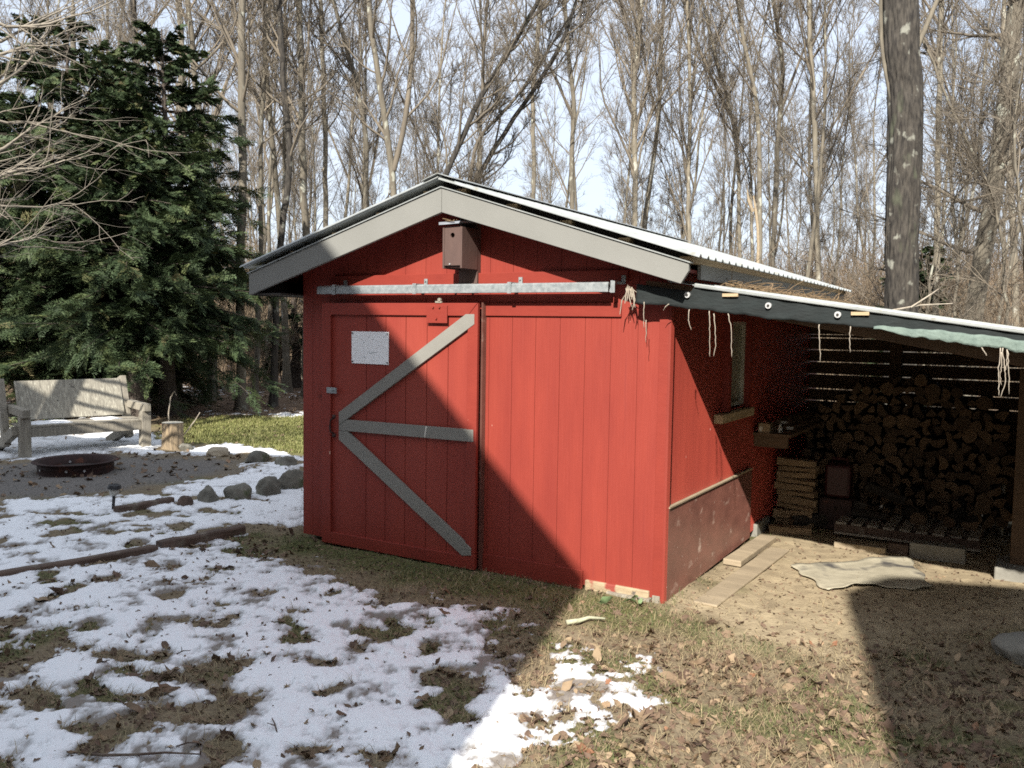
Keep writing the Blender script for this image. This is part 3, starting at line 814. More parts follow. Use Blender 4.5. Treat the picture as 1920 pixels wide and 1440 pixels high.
# thin pale drip strip on the fascias
mb = MB()
for s, ue in ((1, .245), (-1, -3.74)):
    n = abs(ue - UM); kk = KRR if s > 0 else KR
    mb.add([(UM, VF - .012, 2.918), (ue, VF - .012, 2.918 - kk * n), (ue, VF + .05, 2.918 - kk * n), (UM, VF + .05, 2.918), (UM, VF - .012, 2.926), (ue, VF - .012, 2.926 - kk * n), (ue, VF + .05, 2.926 - kk * n), (UM, VF + .05, 2.926)],
           [(0, 1, 2, 3), (7, 6, 5, 4), (0, 4, 5, 1), (1, 5, 6, 2), (2, 6, 7, 3), (3, 7, 4, 0)])
mb.build('drip_strip', M['roofmetal'], shed)
mb = MB()
for s, ue in ((1, .2), (-1, -3.70)):
    n = abs(ue - UM)
    zz = lambda d, o: 2.858 + o - (.315 if s > 0 else KR) * d
    mb.add([(UM, VF + .031, zz(0, 0)), (ue, VF + .031, zz(n, 0)), (ue, DP + .2, zz(n, 0)), (UM, DP + .2, zz(0, 0)), (UM, VF + .031, zz(0, .02)), (ue, VF + .031, zz(n, .02)), (ue, DP + .2, zz(n, .02)), (UM, DP + .2, zz(0, .02))],
           [(0, 1, 2, 3), (7, 6, 5, 4), (0, 4, 5, 1), (1, 5, 6, 2), (2, 6, 7, 3), (3, 7, 4, 0)])
mb.build('soffit', M['soffit'], shed)
ze_l = 2.915 - KR * (3.70 + UM)
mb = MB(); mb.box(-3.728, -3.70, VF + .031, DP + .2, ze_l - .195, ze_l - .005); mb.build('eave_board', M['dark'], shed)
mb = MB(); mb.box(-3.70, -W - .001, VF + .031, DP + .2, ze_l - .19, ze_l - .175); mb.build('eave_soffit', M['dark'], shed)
ze_r = 2.915 - KRR * (.2 - UM)
mb = MB(); mb.box(.205, .229, VF + .25, DP + .2, ze_r - .10, ze_r - .0); mb.build('eave_board', M['grey'], shed)
mb = MB()
for s, ue in ((1, .26), (-1, -3.75)):
    for d in np.linspace(.15, abs(ue - UM) - .06, 5):
        uu = UM + s * d; zz = 2.932 - (KRR if s > 0 else KR) * d
        mb.box(uu - .045, uu + .045, VF + .03 + .01, DP + .2, zz - .02, zz + .018)
mb.build('purlin', M['rawwood'], shed)
mb = MB()
for s, ue in ((1, .24), (-1, -3.735)):
    n = abs(ue - UM); zz = lambda d, o: 2.928 + o - (KRR if s > 0 else KR) * d
    v0 = VF + .10
    mb.add([(UM, v0, zz(0, 0)), (ue, v0, zz(n, 0)), (ue, DP + .15, zz(n, 0)), (UM, DP + .15, zz(0, 0)), (UM, v0, zz(0, .04)), (ue, v0, zz(n, .04)), (ue, DP + .15, zz(n, .04)), (UM, DP + .15, zz(0, .04))],
           [(0, 1, 2, 3), (7, 6, 5, 4), (0, 4, 5, 1), (1, 5, 6, 2), (2, 6, 7, 3), (3, 7, 4, 0)])
mb.build('roof_deck', M['dark'], shed)


def ribbed(ue, z_ridge, slope, v0, v1, pitch=.15, rib=.018, thick=.005):
    """metal sheet with ribs running down the slope"""
    pr = []
    v = v0
    while v < v1 - 1e-6:
        pr += [(v, 0), (v + .02, rib), (v + .035, rib), (v + .055, 0)]; v += pitch
    pr.append((v1, 0))
    b = MB(); n = abs(ue - UM); k = len(pr)
    top_ = []
    for q, o in ((0, thick), (1, 0)):
        for d in (0, n):
            for (vv, h) in pr:
                top_.append((UM + (d if ue > UM else -d), vv, z_ridge - slope * d + h + o))
    f = []
    for i in range(k - 1):
        f += [(i, i + 1, k + i + 1, k + i), (2 * k + i, 3 * k + i, 3 * k + i + 1, 2 * k + i + 1)]
        f += [(k + i, k + i + 1, 3 * k + i + 1, 3 * k + i)]
    f += [(0, k, 3 * k, 2 * k), (k - 1, 3 * k - 1, 4 * k - 1, 2 * k - 1)]
    b.add(top_, f)
    return b


ribbed(.315, 2.970, KRR, VF - .045, DP + .25).build('roof_panel', M['roofmetal'], shed)
ribbed(-3.80, 2.985, KR, VF - .045, DP + .25).build('roof_panel', M['roofmetal'], shed)
mb = MB(); mb.prism([(UM - .14, 2.985 - KR * .14 + .022), (UM, 3.010), (UM + .14, 2.985 - KR * .14 + .022), (UM + .14, 2.985 - KR * .14 + .027), (UM, 3.016), (UM - .14, 2.985 - KR * .14 + .027)], 'y', VF - .06, DP + .26)
mb.build('ridge_cap', M['roofmetal'], shed)

# ------------------------------------------------------------------ lean-to
lean = shed_empty('lean_to'); tag(lean, 'open lean-to woodshed with black cloth edge attached to the red shed', 'lean-to')
LZ0, LK, LV0, LV1, LU1 = 2.212, .1446, -.13, 4.55, 2.75
CU = [-.2, .07, .32, .70, 1.02, 1.32, 1.5, 1.77, 2.08, 2.75]
CZ = [2.068, 2.047, 2.02, 1.972, 1.946, 1.922, 1.905, 1.872, 1.833, 1.737]      # lower edge of the cloth
HZ = [2.068, 2.047, 2.02, 1.972, 1.946, 1.918, 1.880, 1.842, 1.803, 1.70]        # lower edge of the hem
lz = lambda u: LZ0 - LK * u
pr = MB(); pv = []; v = LV0
pr.add([(.03, LV0, lz(.03) + .006), (LU1, LV0, lz(LU1) + .006), (LU1, LV1, lz(LU1) + .006), (.03, LV1, lz(.03) + .006), (.03, LV0, lz(.03)), (LU1, LV0, lz(LU1)), (LU1, LV1, lz(LU1)), (.03, LV1, lz(.03))],
       [(0, 1, 2, 3), (7, 6, 5, 4), (0, 4, 5, 1), (1, 5, 6, 2), (2, 6, 7, 3), (3, 7, 4, 0)])
vv = .15
while vv < LV1:
    pr.beam((.03, vv, lz(.03) + .014), (LU1, vv, lz(LU1) + .014), .04, .018); vv += .3
pr.build('roof_sheet', M['roofmetal'], lean)
mb = MB()
mb.beam((.22, LV0 - .012, lz(.22) + .002), (LU1, LV0 - .012, lz(LU1) + .002), .03, .027); mb.build('edge_flashing', M['roofmetal'], lean, bevel=.006)
mb = MB(); mb.beam((-.14, -.075, lz(-.14) - .055), (LU1, -.075, lz(LU1) - .055), .05, .09); mb.build('front_beam', M['rafter'], lean)
mb = MB(); mb.beam((.62, .03, 1.98 + .065), (LU1, .03, 1.596 + .065), .045, .13); mb.build('rafter', M['rafter'], lean, bevel=.004)
for v in (1.5, 2.9, 4.3):
    mb = MB(); mb.beam((.03, v, lz(.03) - .08), (LU1, v, lz(LU1) - .08), .05, .14); mb.build('rafter', M['rafter'], lean)
mb = MB(); mb.beam((2.15, .06, lz(2.15) - .215), (2.15, LV1 - .1, lz(2.15) - .215), .09, .12); mb.build('side_beam', M['rafter'], lean)
for u0_ in (.46, 1.24):
    mb = MB(); mb.box(u0_ - .05, u0_ + .05, LV0 - .03, LV0 + .02, lz(u0_) - .038, lz(u0_) - .018); mb.build('shim_block', M['rawwood'], lean)


def cloth_fn(a, b):
    u = -.19 + a * (LU1 + .19)
    zt = lz(u) - .012 - (.03 if u < .2 else 0)
    zb = np.interp(u, CU, CZ) + .0035 * math.sin(u * 23 + 1) + .002 * math.sin(u * 61)
    return (u, -.137 - .010 * b * (1 + .6 * math.sin(u * 14 + b * 3)) - .003 * math.sin(u * 37), zt + b * (zb - zt))


mb = MB(); mb.grid(cloth_fn, 160, 8); co = mb.build('weather_cloth', M['cloth'], lean, True)
sd_ = co.modifiers.new('Solidify', 'SOLIDIFY'); sd_.thickness = .004


def hem_fn(a, b):
    u = 1.32 + a * (LU1 - 1.32)
    p0 = cloth_fn((u + .19) / (LU1 + .19), 1.)
    hgt = .012 + .02 * min(1, a * 3) + (np.interp(u, CU, CZ) - np.interp(u, CU, HZ)) * (1 + .12 * math.sin(u * 31) + .1 * math.sin(u * 77 + 2))
    return (u, p0[1] - .014 - .012 * b + .004 * math.sin(u * 60), p0[2] + .012 + .02 * min(1, a * 3) - b * hgt)


mb = MB(); mb.grid(hem_fn, 160, 4); ho = mb.build('frayed_hem', M['hem'], lean, True)
sd_ = ho.modifiers.new('Solidify', 'SOLIDIFY'); sd_.thickness = .003
for x, y in ((1289, 553), (1441, 573), (1571, 590)):
    p = onV(x, y, -.15); b = MB()
    b.tube([(p[0], -.138, p[2]), (p[0], -.160, p[2])], .019, 18); b.tube([(p[0], -.160, p[2]), (p[0], -.166, p[2])], .008, 8, m=1); b.build('washer_screw', [M['washer'], M['screw']], lean)
# posts
def post(u, v, z1, w, name='post', m_='oldwood', z0=0.):
    b = MB(); b.box(u - w / 2, u + w / 2, v - w / 2, v + w / 2, z0, z1); return b.build(name, M[m_], lean, bevel=.006)
post(2.135, 2.22, lz(2.1) - .28, .17, m_='rafter', z0=.10)
mb = MB(); mb.box(1.95, 2.40, 1.98, 2.42, -.05, .10); mb.build('post_footing', M['concrete'], lean, bevel=.012)
post(2.15, 4.35, lz(2.1) - .28, .12, m_='rafter'); post(.90, 4.30, lz(.9) - .16, .12, m_='rafter')
# back wall of boards with gaps, side boards
gapz = [onV(1640, y, 4.42)[2] for y in (636, 659, 682, 706, 734, 757)]
gz_ = sorted(gapz)
lev = [0.05] + gz_ + [lz(2.1) - .05]
for a, b in zip(lev[:-1], lev[1:]):
    m_ = MB(); m_.box(.001, 2.22, 4.42, 4.445, a + .009, b - .002); m_.build('back_board', M['rafter'], lean)
mb = MB(); mb.prism([(.001, lz(2.1) - .045), (2.22, lz(2.1) - .045), (2.22, lz(2.22) - .006), (.001, lz(0) - .006)], 'y', 4.42, 4.445); mb.build('back_board', M['rafter'], lean)
for k in range(7):
    m_ = MB(); z0 = .10 + k * .215; m_.box(2.225, 2.25, 2.32, 4.42, z0, z0 + .205); m_.build('side_board', M['rafter'], lean)

# dry vines hanging from the edge
def vine(pts_px, v=-.175, r0=.0034, label='thin dry vine stem dangling from the front edge of the lean-to roof'):
    pts = [onV(x, y, v) for x, y in pts_px]
    o0 = pts[0]; b = MB(); loc = [p - o0 for p in pts]
    fine = []
    for i in range(len(loc) - 1):
        for t in np.linspace(0, 1, 6)[:-1]:
            q = loc[i] * (1 - t) + loc[i + 1] * t
            fine.append(q + rng.normal(0, .0016, 3) * np.array([1, .6, .3]))
    fine.append(loc[-1])
    b.tube(fine, list(np.linspace(r0, r0 * .55, len(fine))), 5)
    o = b.build('vine', M['vine'], None, True); inS(o, *o0)
    return tag(o, label, 'vine', 'dry vine stems hanging from the lean-to edge')
vine([(1330, 583), (1331, 610), (1331, 640), (1331, 669)])
vine([(1339, 588), (1341, 620), (1342, 648), (1338, 668)])
vine([(1365, 588), (1371, 612), (1372, 640), (1372, 670)])
vine([(1292, 580), (1291, 600), (1296, 619)])
vine([(1208, 566), (1207, 590), (1207, 615)])
vine([(1211, 600), (1211, 642)], r0=.003)
vine([(1536, 608), (1537, 640), (1538, 679)])
vine([(1595, 612), (1593, 635), (1594, 661)])
vine([(1840, 652), (1846, 660), (1850, 667)])
vine([(1254, 570), (1247, 576), (1244, 582)])
CL = 'tangled dry vine stem in the cluster hanging at the right end of the lean-to'
vine([(1876, 652), (1872, 690), (1873, 720), (1873, 742)], label=CL)
vine([(1879, 652), (1884, 690), (1886, 715), (1876, 745)], label=CL)
vine([(1877, 660), (1879, 685), (1875, 702), (1878, 722)], r0=.003, label=CL)
vine([(1889, 655), (1888, 680), (1884, 700)], r0=.003, label=CL)
vine([(1890, 657), (1891, 690), (1892, 739)], label=CL)
# dead leaf tuft at the beam end
b = MB(); p0 = onV(1182, 540, -.16)
for k in range(14):
    a = rng.uniform(-.02, .02, 3); e_ = np.array([rng.normal(0, .022), rng.normal(0, .01), -rng.uniform(.03, .16)])
    b.tube([a, a + e_ * .5 + rng.normal(0, .01, 3), a + e_], [.006, .005, .002], 4)
o = b.build('dry_tuft', M['vine'], None); inS(o, *p0); tag(o, 'tuft of dry weed hanging at the left end of the lean-to beam', 'dry weed')

# needles and twigs lodged between the two roofs
vs, fs = [], []; b = MB()
for k in range(420):
    u_ = .26 + abs(rng.normal(0, .16)); v_ = rng.uniform(.2, 4.2)
    h_ = .05 * math.exp(-((u_ - .25) / .2) ** 2)
    p = np.array([u_, v_, lz(u_) + .02 + rng.uniform(0, 1) * h_]); d = rng.normal(0, 1, 3) * np.array([1, 1, .25]); d /= np.linalg.norm(d)
    L_ = rng.uniform(.04, .22)
    b.tube([p, p + d * L_ * .5 + rng.normal(0, .008, 3), p + d * L_], [.004, .0035, .002], 3, cap=False)
o = b.build('roof_litter', M['debris'], None); inS(o); tag(o, 'rusty needles and twigs lodged on the lean-to roof under the shed eave', 'litter', kind='stuff')
b = MB(); p0 = onV(1700, 583, 1.0)
for pts in ([(0, 0, 0), (.15, .1, .035), (.32, .25, .05)], [(.1, .05, .02), (.2, .12, .10), (.24, .2, .14)]):
    b.tube(pts, [.006, .005, .003], 5)
o = b.build('twig', M['vine'], None); inS(o, 1.35, .35, lz(1.35) + .02); tag(o, 'pale forked twig lying on top of the lean-to roof', 'twig')

# ------------------------------------------------------------------ birdhouse and sign on the shed
bh = shed_empty('birdhouse', -1.615, -.001, 2.232); tag(bh, 'brown wooden nest box with round hole under the gable of the red shed', 'birdhouse')
hw_, bz0, bz1, bv0, bv1 = .088, .10, .40, -.26, -.05
b = MB()
hc = (0, .335); n = 20; rh = .019
ring = [(hc[0] + rh * math.cos(2 * math.pi * i / n), hc[1] + rh * math.sin(2 * math.pi * i / n)) for i in range(n)]
outr = []
for i in range(n):
    a = 2 * math.pi * i / n; dx, dz = math.cos(a), math.sin(a)
    t = min((hw_ - .016) / abs(dx) if abs(dx) > 1e-6 else 9, ((bz1 - hc[1]) if dz > 0 else (hc[1] - bz0 - .012)) / abs(dz) if abs(dz) > 1e-6 else 9)
    outr.append((hc[0] + dx * t, hc[1] + dz * t))
for cx_, cz_ in ((hw_ - .016, bz1), (-(hw_ - .016), bz1), (hw_ - .016, bz0 + .012), (-(hw_ - .016), bz0 + .012)):
    i = min(range(n), key=lambda j: (outr[j][0] - cx_) ** 2 + (outr[j][1] - cz_) ** 2); outr[i] = (cx_, cz_)
vs = [(p[0], bv0, p[1]) for p in outr] + [(p[0], bv0, p[1]) for p in ring] + [(p[0], bv0 + .016, p[1]) for p in ring] + [(p[0], bv0 + .016, p[1]) for p in outr]
fs = []
for i in range(n):
    j = (i + 1) % n
    fs += [(i, j, n + j, n + i), (n + i, n + j, 2 * n + j, 2 * n + i), (2 * n + i, 2 * n + j, 3 * n + j, 3 * n + i), (3 * n + i, 3 * n + j, j, i)]
b.add(vs, fs); b.build('front_board', M['birdbox'], bh)
for s in (-1, 1):
    b = MB(); b.box(min(s * hw_, s * (hw_ - .015)), max(s * hw_, s * (hw_ - .015)), bv0 - .004, bv1, bz0 - .01, bz1 - .005); b.build('side_board', M['birdbox'], bh, bevel=.002)
b = MB(); b.box(-hw_ + .016, hw_ - .016, bv0 + .02, bv1, bz0, bz0 + .014); b.build('floor_board', M['birdbox'], bh)
b = MB(); b.box(-.085, .085, bv1 + .001, -.004, -.03, .50); b.build('back_board', M['birdbox'], bh)
b = MB(); b.box(-.085, .085, -.075, -.05, -.03, -.012); b.build('ledge', M['birdbox'], bh)
b = MB(); b.add([(-.105, bv0 - .03, .412), (.075, bv0 - .03, .416), (.09, bv1, .445), (-.09, bv1, .44), (-.105, bv0 - .03, .432), (.085, bv0 - .025, .434), (.09, bv1, .462), (-.09, bv1, .457)],
                [(0, 3, 2, 1), (4, 5, 6, 7), (0, 1, 5, 4), (1, 2, 6, 5), (2, 3, 7, 6), (3, 0, 4, 7)])
b.build('roof_board', M['birdroof'], bh)
b = MB(); b.tube([(-.02, bv0 - .001, .122), (-.02, bv0 - .008, .122)], .006, 8); b.build('screw', M['washer'], bh)
b = MB()
for k in range(22):
    p = np.array([rng.uniform(-.06, .05), rng.uniform(bv0 - .04, -.12), .437 + rng.uniform(0, .012)]); d = rng.normal(0, .03, 3) * np.array([1, 1, .3])
    b.tube([p, p + d], .003, 3)
b.build('needle_litter', M['debris'], bh)

sg = MB(); a0, b0 = onV(661, 621, VD - .014), onV(730, 684, VD - .014)
SGU, SGZ = (a0[0] + b0[0]) / 2, b0[2]; sw, sh = b0[0] - a0[0], a0[2] - b0[2]
sign = shed_empty('sign', SGU, VD - .0195, SGZ); tag(sign, 'blank white square sign with faded scribbles screwed to the red door', 'sign')
b = MB(); b.box(-sw / 2, sw / 2, -.006, 0, 0, sh); b.build('sign_panel', M['white'], sign, bevel=.001)
for i in (-1, 1):
    for j in (.06, .94):
        b = MB(); b.tube([(i * sw * .47, -.006, j * sh), (i * sw * .47, -.011, j * sh)], .0065, 8); b.build('screw', M['screw'], sign)
b = MB()
def stroke(pts): b.tube([((x - .5) * sw, -.0068, z * sh) for x, z in pts], .0013, 4)
for pts in ([(.5, .32), (.47, .36), (.5, .38), (.52, .32)], [(.53, .37), (.54, .32), (.56, .36)], [(.57, .38), (.58, .32), (.60, .38)], [(.61, .31), (.62, .38), (.65, .36)], [(.63, .35), (.70, .37)], [(.47, .80), (.49, .86)], [(.55, .77), (.60, .76)],
            [(.33, .21), (.36, .24), (.39, .17), (.36, .19)], [(.60, .22), (.62, .16)], [(.3, .17), (.32, .20)], [(.74, .55), (.76, .6)], [(.85, .83), (.88, .85)]): stroke(pts)
b.build('scribble', M['scrawl'], sign)
b = MB(); b.tube([((.335 - .5) * sw, -.006, .66 * sh), ((.335 - .5) * sw, -.008, .66 * sh)], .005, 8); b.build('nail_mark', M['scrawl'], sign)

# ------------------------------------------------------------------ things in and around the lean-to
def logmesh(kind, seed):
    r = np.random.default_rng(seed); n = 14
    L_ = .42
    if kind == 'round': base = [(math.cos(a), math.sin(a)) for a in np.linspace(0, 2 * math.pi, n, endpoint=False)]
    elif kind == 'half': base = [(math.cos(a), math.sin(a)) for a in np.linspace(0, math.pi, 9)] + [(-.5, -.05), (0, .03), (.5, -.04)]
    else: base = [(0, 0)] + [(math.cos(a), math.sin(a)) for a in np.linspace(.15, 1.55, 7)] ; 
    if kind == 'quarter': base = [(x - .45, z - .45) for x, z in base]; base = [(x * 1.35, z * 1.35) for x, z in base]
    if kind == 'half': base = [(x * 1.1, z * 1.1 - .4) for x, z in base]
    base = [(x * (1 + r.normal(0, .06)), z * (1 + r.normal(0, .06))) for x, z in base]
    b = MB(); k = len(base)
    vs = [(x, 0, z) for x, z in base] + [(x * .98, 4.5, z * .98) for x, z in base]
    b.add(vs, [(i, (i + 1) % k, (i + 1) % k + k, i + k) for i in range(k)], 1)
    b.add([(0, -.02, 0)] + [(x, 0, z) for x, z in base], [(0, (i + 1) % k + 1, i + 1) for i in range(k)], 0)
    b.add([(0, 4.52, 0)] + [(x * .98, 4.5, z * .98) for x, z in base], [(0, (i + 1) % k + 1, i + 1) for i in range(k)], 0)
    o = b.build('firewood_log', [M['logend'], M['logbark']], None)
    return o
protos = [logmesh(k, s) for s, k in enumerate(('round', 'half', 'quarter', 'round', 'half', 'quarter', 'half'))]
used_p = set()


def put_log(u, v, z, rad, roll, yaw, label, group, tilt=0., ly=.42):
    i = int(rng.integers(len(protos)))
    o = protos[i] if i not in used_p else protos[i].copy()
    if i in used_p: COL.objects.link(o)
    used_p.add(i)
    o.location = S(u, v, z)
    o.rotation_euler = (Matrix.Rotation(-YAW + yaw, 3, 'Z') @ Matrix.Rotation(tilt, 3, 'X') @ Matrix.Rotation(roll, 3, 'Y')).to_euler()
    o.scale = (rad, ly / 4.5, rad)
    return tag(o, label, 'log', group)


wz = .16; row = 0
prof_u = [0.12, .5, .9, 1.25, 1.6, 1.95]; prof_z = [1.05, 1.30, 1.44, 1.42, 1.30, 1.15]
LB = 'split firewood log in the big stack inside the lean-to'
while wz < 1.5:
    u = .14 + rng.uniform(0, .06)
    while u < 1.93:
        rad = rng.uniform(.042, .076)
        zt = np.interp(u, prof_u, prof_z)
        if wz < zt:
            put_log(u + rad, 3.45 + rng.normal(0, .035) + .12 * (wz / 1.5), wz + rng.normal(0, .012), rad, rng.uniform(0, 6.28), rng.normal(0, .06), LB, 'firewood stacked in the lean-to')
        u += rad * 1.78
    wz += .097; row += 1
LT = 'loose firewood log tumbled in front of the stack above the pallet'
for u, v, z, ro, ya, ti in ((.62, 3.05, .17, 1., .9, .2), (.85, 3.1, .22, 2., 1.2, .1), (1.05, 3.02, .17, .4, 1.4, .0), (1.3, 3.05, .18, 2.2, .3, .0), (1.55, 3.06, .19, 0., -.2, .1), (1.45, 3.06, .30, 0., .2, .0), (1.72, 3.08, .18, 3., .1, .0), (.4, 3.05, .1, 3., 1.0, .5), (.5, 3.0, .08, 1., 2.3, .0), (1.18, 3.1, .33, .6, 1.5, .3)):
    put_log(u, v, z, rng.uniform(.05, .075), ro, ya, LT, 'loose logs at the foot of the stack', ti, .36)


def wedge_log(name, L_, w, h, seed):
    r = np.random.default_rng(seed); b = MB()
    pr_ = [(-w / 2, 0), (w / 2, .1 * h), (w * .45, h * .7), (w * .1, h), (-w * .4, h * .85)]
    k = len(pr_)
    vs = []
    for t in (0, .33, .66, 1):
        for y, z in pr_: vs.append((t * L_ - L_ / 2, y + r.normal(0, .006), z + r.normal(0, .005)))
    fs = [(s * k + i, s * k + (i + 1) % k, (s + 1) * k + (i + 1) % k, (s + 1) * k + i) for s in range(3) for i in range(k)] + [tuple(range(k)), tuple(range(4 * k - 1, 3 * k - 1, -1))]
    b.add(vs, fs); return b.build(name, M['splitwood'], None)
wl = None; zz = .10
LS = 'split log laid flat in the small pile against the shed side wall'
for k in range(9):
    if wl is None: wl = wedge_log('split_log', .36, .13, .07, 5); o = wl
    else: o = wl.copy(); COL.objects.link(o)
    h_ = rng.uniform(.8, 1.15)
    o.location = S(.235 + rng.normal(0, .015), 2.95 + rng.normal(0, .02), zz); o.rotation_euler = (0, rng.normal(0, .05), -YAW + rng.normal(0, .1) + (math.pi if k % 2 else 0)); o.scale = (1, 1, h_)
    zz += .066 * h_; tag(o, LS, 'log', 'split logs piled by the shed wall')
o = wl.copy(); COL.objects.link(o); g = onG(1480, 1000); o.location = (g[0], g[1], .01); o.rotation_euler = (0, 0, -YAW + .35); o.scale = (1.05, 1.2, 1); tag(o, 'pale split log on the sunny ground at the foot of the small pile', 'log')
o = wl.copy(); COL.objects.link(o); p = S(.23, 2.93, zz * 0 + .02); o.location = p; o.rotation_euler = (0, .1, -YAW - .1); tag(o, LS, 'log', 'split logs piled by the shed wall')

# pallet
pl = shed_empty('pallet', 1.20, 2.72, .0); tag(pl, 'grey wooden pallet on blocks in front of the firewood stack', 'pallet')
for k in range(9):
    u = -.56 + k * .135; b = MB(); b.box(u, u + .092, 0, .62, .125, .145); b.build('slat', M['pallet'], pl, bevel=.003)
for v in (0.005, .3, .575):
    b = MB(); b.box(-.57, .62, v, v + .04, .055, .1245); b.build('stringer', M['timber'], pl)
b = MB(); b.box(-.57, .62, -.0, .085, .033, .0545); b.build('bottom_board', M['pallet'], pl)
bl = MB(); bl.box(-.21, .21, -.08, .08, 0, .14); o = bl.build('concrete_block', M['concrete'], None, bevel=.008); inS(o, 1.52, 2.42, -.015); tag(o, 'grey concrete block standing by the right end of the pallet', 'concrete block')
bl = MB(); bl.box(-.21, .21, -.07, .07, 0, .055); o = bl.build('plank_offcut', M['plank'], None, bevel=.006); g = toS(onG(1637, 1035)); inS(o, .92, 2.36, 0.0); tag(o, 'short pale board half in sun before the pallet', 'board')
bl = MB(); bl.box(-.08, .08, -.04, .04, 0, .09); o = bl.build('wood_block', M['timber'], None, bevel=.006); inS(o, 1.22, 2.40, 0.); tag(o, 'small dark wood block under the pallet edge', 'block')
# leaning pole
b = MB(); a0 = toS(onG(1876, 1003)); b.tube([(0, 0, 0), (.005, .01, .5), (-.01, .03, 1.05)], [.022, .021, .019], 10); o = b.build('pole', M['oldwood'], None, True); inS(o, a0[0], a0[1], 0); tag(o, 'pale round pole standing upright at the right end of the firewood', 'pole')
# shelf and lumber on the side wall
b = MB(); b.box(.004, .34, 2.15, 4.2, .955, .98); b.box(.004, .30, 2.2, 2.25, .85, .954); b.box(.004, .30, 4.0, 4.05, .85, .954); o = b.build('wall_shelf', M['rafter'], None); inS(o); tag(o, 'dark plank shelf on the shed side wall inside the lean-to', 'shelf')
for k, (u, z, l0, l1, ya) in enumerate(((.10, .983, 2.35, 4.2, 0.), (.24, .983, 2.5, 4.3, .0), (.17, 1.026, 2.55, 4.4, .02))):
    b = MB(); b.box(-.06, .06, 0, l1 - l0, 0, .04); b.box(-.02, .04, -.002, .0, .008, .032, m=1); o = b.build('lumber', [M['rafter'], M['tagwhite']], None); inS(o, u, l0, z); tag(o, 'dark length of lumber with white end tag lying on the wall shelf', 'lumber', 'lumber on the wall shelf')
b = MB(); b.box(-.05, .05, -.06, .06, 0, .085); b.prism([(-.045, .02), (-.02, .015), (-.012, .055), (-.037, .06)], 'y', -.063, -.0605, m=1); o = b.build('carton', [M['card'], M['tagwhite']], None, bevel=.002); inS(o, .10, 2.22, .981); tag(o, 'small tan carton with a white sticker on the wall shelf', 'box')
b = MB(); b.lathe([(0, 0), (.022, .001), (.022, .05), (.01, .062), (.01, .08), (0, .081)], 14); o = b.build('bottle', M['tagwhite'], None, True); inS(o, .22, 2.25, .981); tag(o, 'small white bottle standing next to the carton', 'bottle')
can = shed_empty('fuel_can', .58, 3.15, 0.); tag(can, 'dark red can standing in shade left of the firewood', 'can')
b = MB(); b.box(-.12, .12, -.09, .09, .30, .62); b.build('can_body', M['redcan'], can, bevel=.03)
b = MB(); b.box(-.15, .15, -.14, .14, 0, .30); b.build('can_base', M['rust'], can, bevel=.01)
b = MB(); b.tube([(-.07, 0, .615), (-.07, 0, .67), (.07, 0, .67), (.07, 0, .615)], .014, 8); b.build('handle', M['redcan'], can)

# felt sheet on the ground
def felt(a, b):
    c4 = [toS(onG(x, y)) for x, y in ((1487, 1066), (1700, 1048), (1752, 1104), (1545, 1110))]
    p = (c4[0] * (1 - a) + c4[1] * a) * (1 - b) + (c4[3] * (1 - a) + c4[2] * a) * b
    w = S(p[0] + .05 * math.sin(a * 9 + 1) * (b - .5) + .02 * math.sin(b * 13), p[1] + .07 * math.sin(a * 5) * (b - .3) + .015 * math.sin(a * 31))
    return (w[0], w[1], float(gh(np.array(w[0]), np.array(w[1]))) + .014 + .012 * math.sin(a * 11 + b * 4) * abs(b - .4) + .02 * max(0, b - .93) / .07 * (.5 + .5 * math.sin(a * 7)) + .01 * max(0, .06 - b) / .06)
b = MB(); b.grid(felt, 40, 24); o = b.build('felt_sheet', M['tarp'], None, True); sd_ = o.modifiers.new('Solidify', 'SOLIDIFY'); sd_.thickness = .006
tag(o, 'ragged weathered roofing felt sheet lying flat on the sandy ground', 'felt sheet')
# planks beside the wall
def plank(name, a, b_, w, h, label, z0=0.):
    a = onG(*a); b_ = onG(*b_); d = b_ - a; L_ = np.linalg.norm(d); ang = math.atan2(d[1], d[0])
    m_ = MB(); m_.box(0, L_, -w / 2, w / 2, 0, h); o = m_.build(name, M['plank'], None, bevel=.008)
    o.location = (a[0], a[1], z0); o.rotation_euler = (0, 0, ang); return tag(o, label, 'plank')
plank('plank', (1372, 1061), (1440, 1014), .15, .05, 'short thick plank on the ground tight against the shed side wall')
plank('plank', (1322, 1136), (1462, 1032), .17, .02, 'long flat sandy plank on the ground, farther out from the shed wall')
# right edge stone
def rock(name, loc, rx, ry, rz_, seed, m_, label, rot=0., group=None, sub=4):
    import bmesh
    bm = bmesh.new(); bmesh.ops.create_icosphere(bm, subdivisions=sub, radius=1)
    r = np.random.default_rng(seed); ph = r.uniform(0, 50, 3)
    co = np.array([v.co[:] for v in bm.verts])
    pl_ = r.normal(0, 1, (9, 3)); pl_ /= np.linalg.norm(pl_, axis=1)[:, None]; off = r.uniform(.62, .92, 9)
    for nrm, d in zip(pl_, off):                 # cut flats into the ball
        h = co @ nrm - d; co = co - np.maximum(h, 0)[:, None] * nrm[None] * .85
    for k in range(len(co)):
        p = co[k] * 2.2 + ph
        co[k] *= 1 + .10 * float(vnoise(p[0] + p[2] * .7, p[1] - p[2] * .4, 9)) + .04 * float(vnoise(p[0] * 3 + p[2], p[1] * 3, 4))
    for v, c_ in zip(bm.verts, co): v.co = (c_[0] * rx, c_[1] * ry, c_[2] * rz_)
    me = bpy.data.meshes.new(name); bm.to_mesh(me); bm.free(); me.materials.append(m_)
    me.polygons.foreach_set('use_smooth', [True] * len(me.polygons))
    o = link(name, me); o.location = loc; o.rotation_euler = (0, 0, rot); return tag(o, label, 'stone', group)


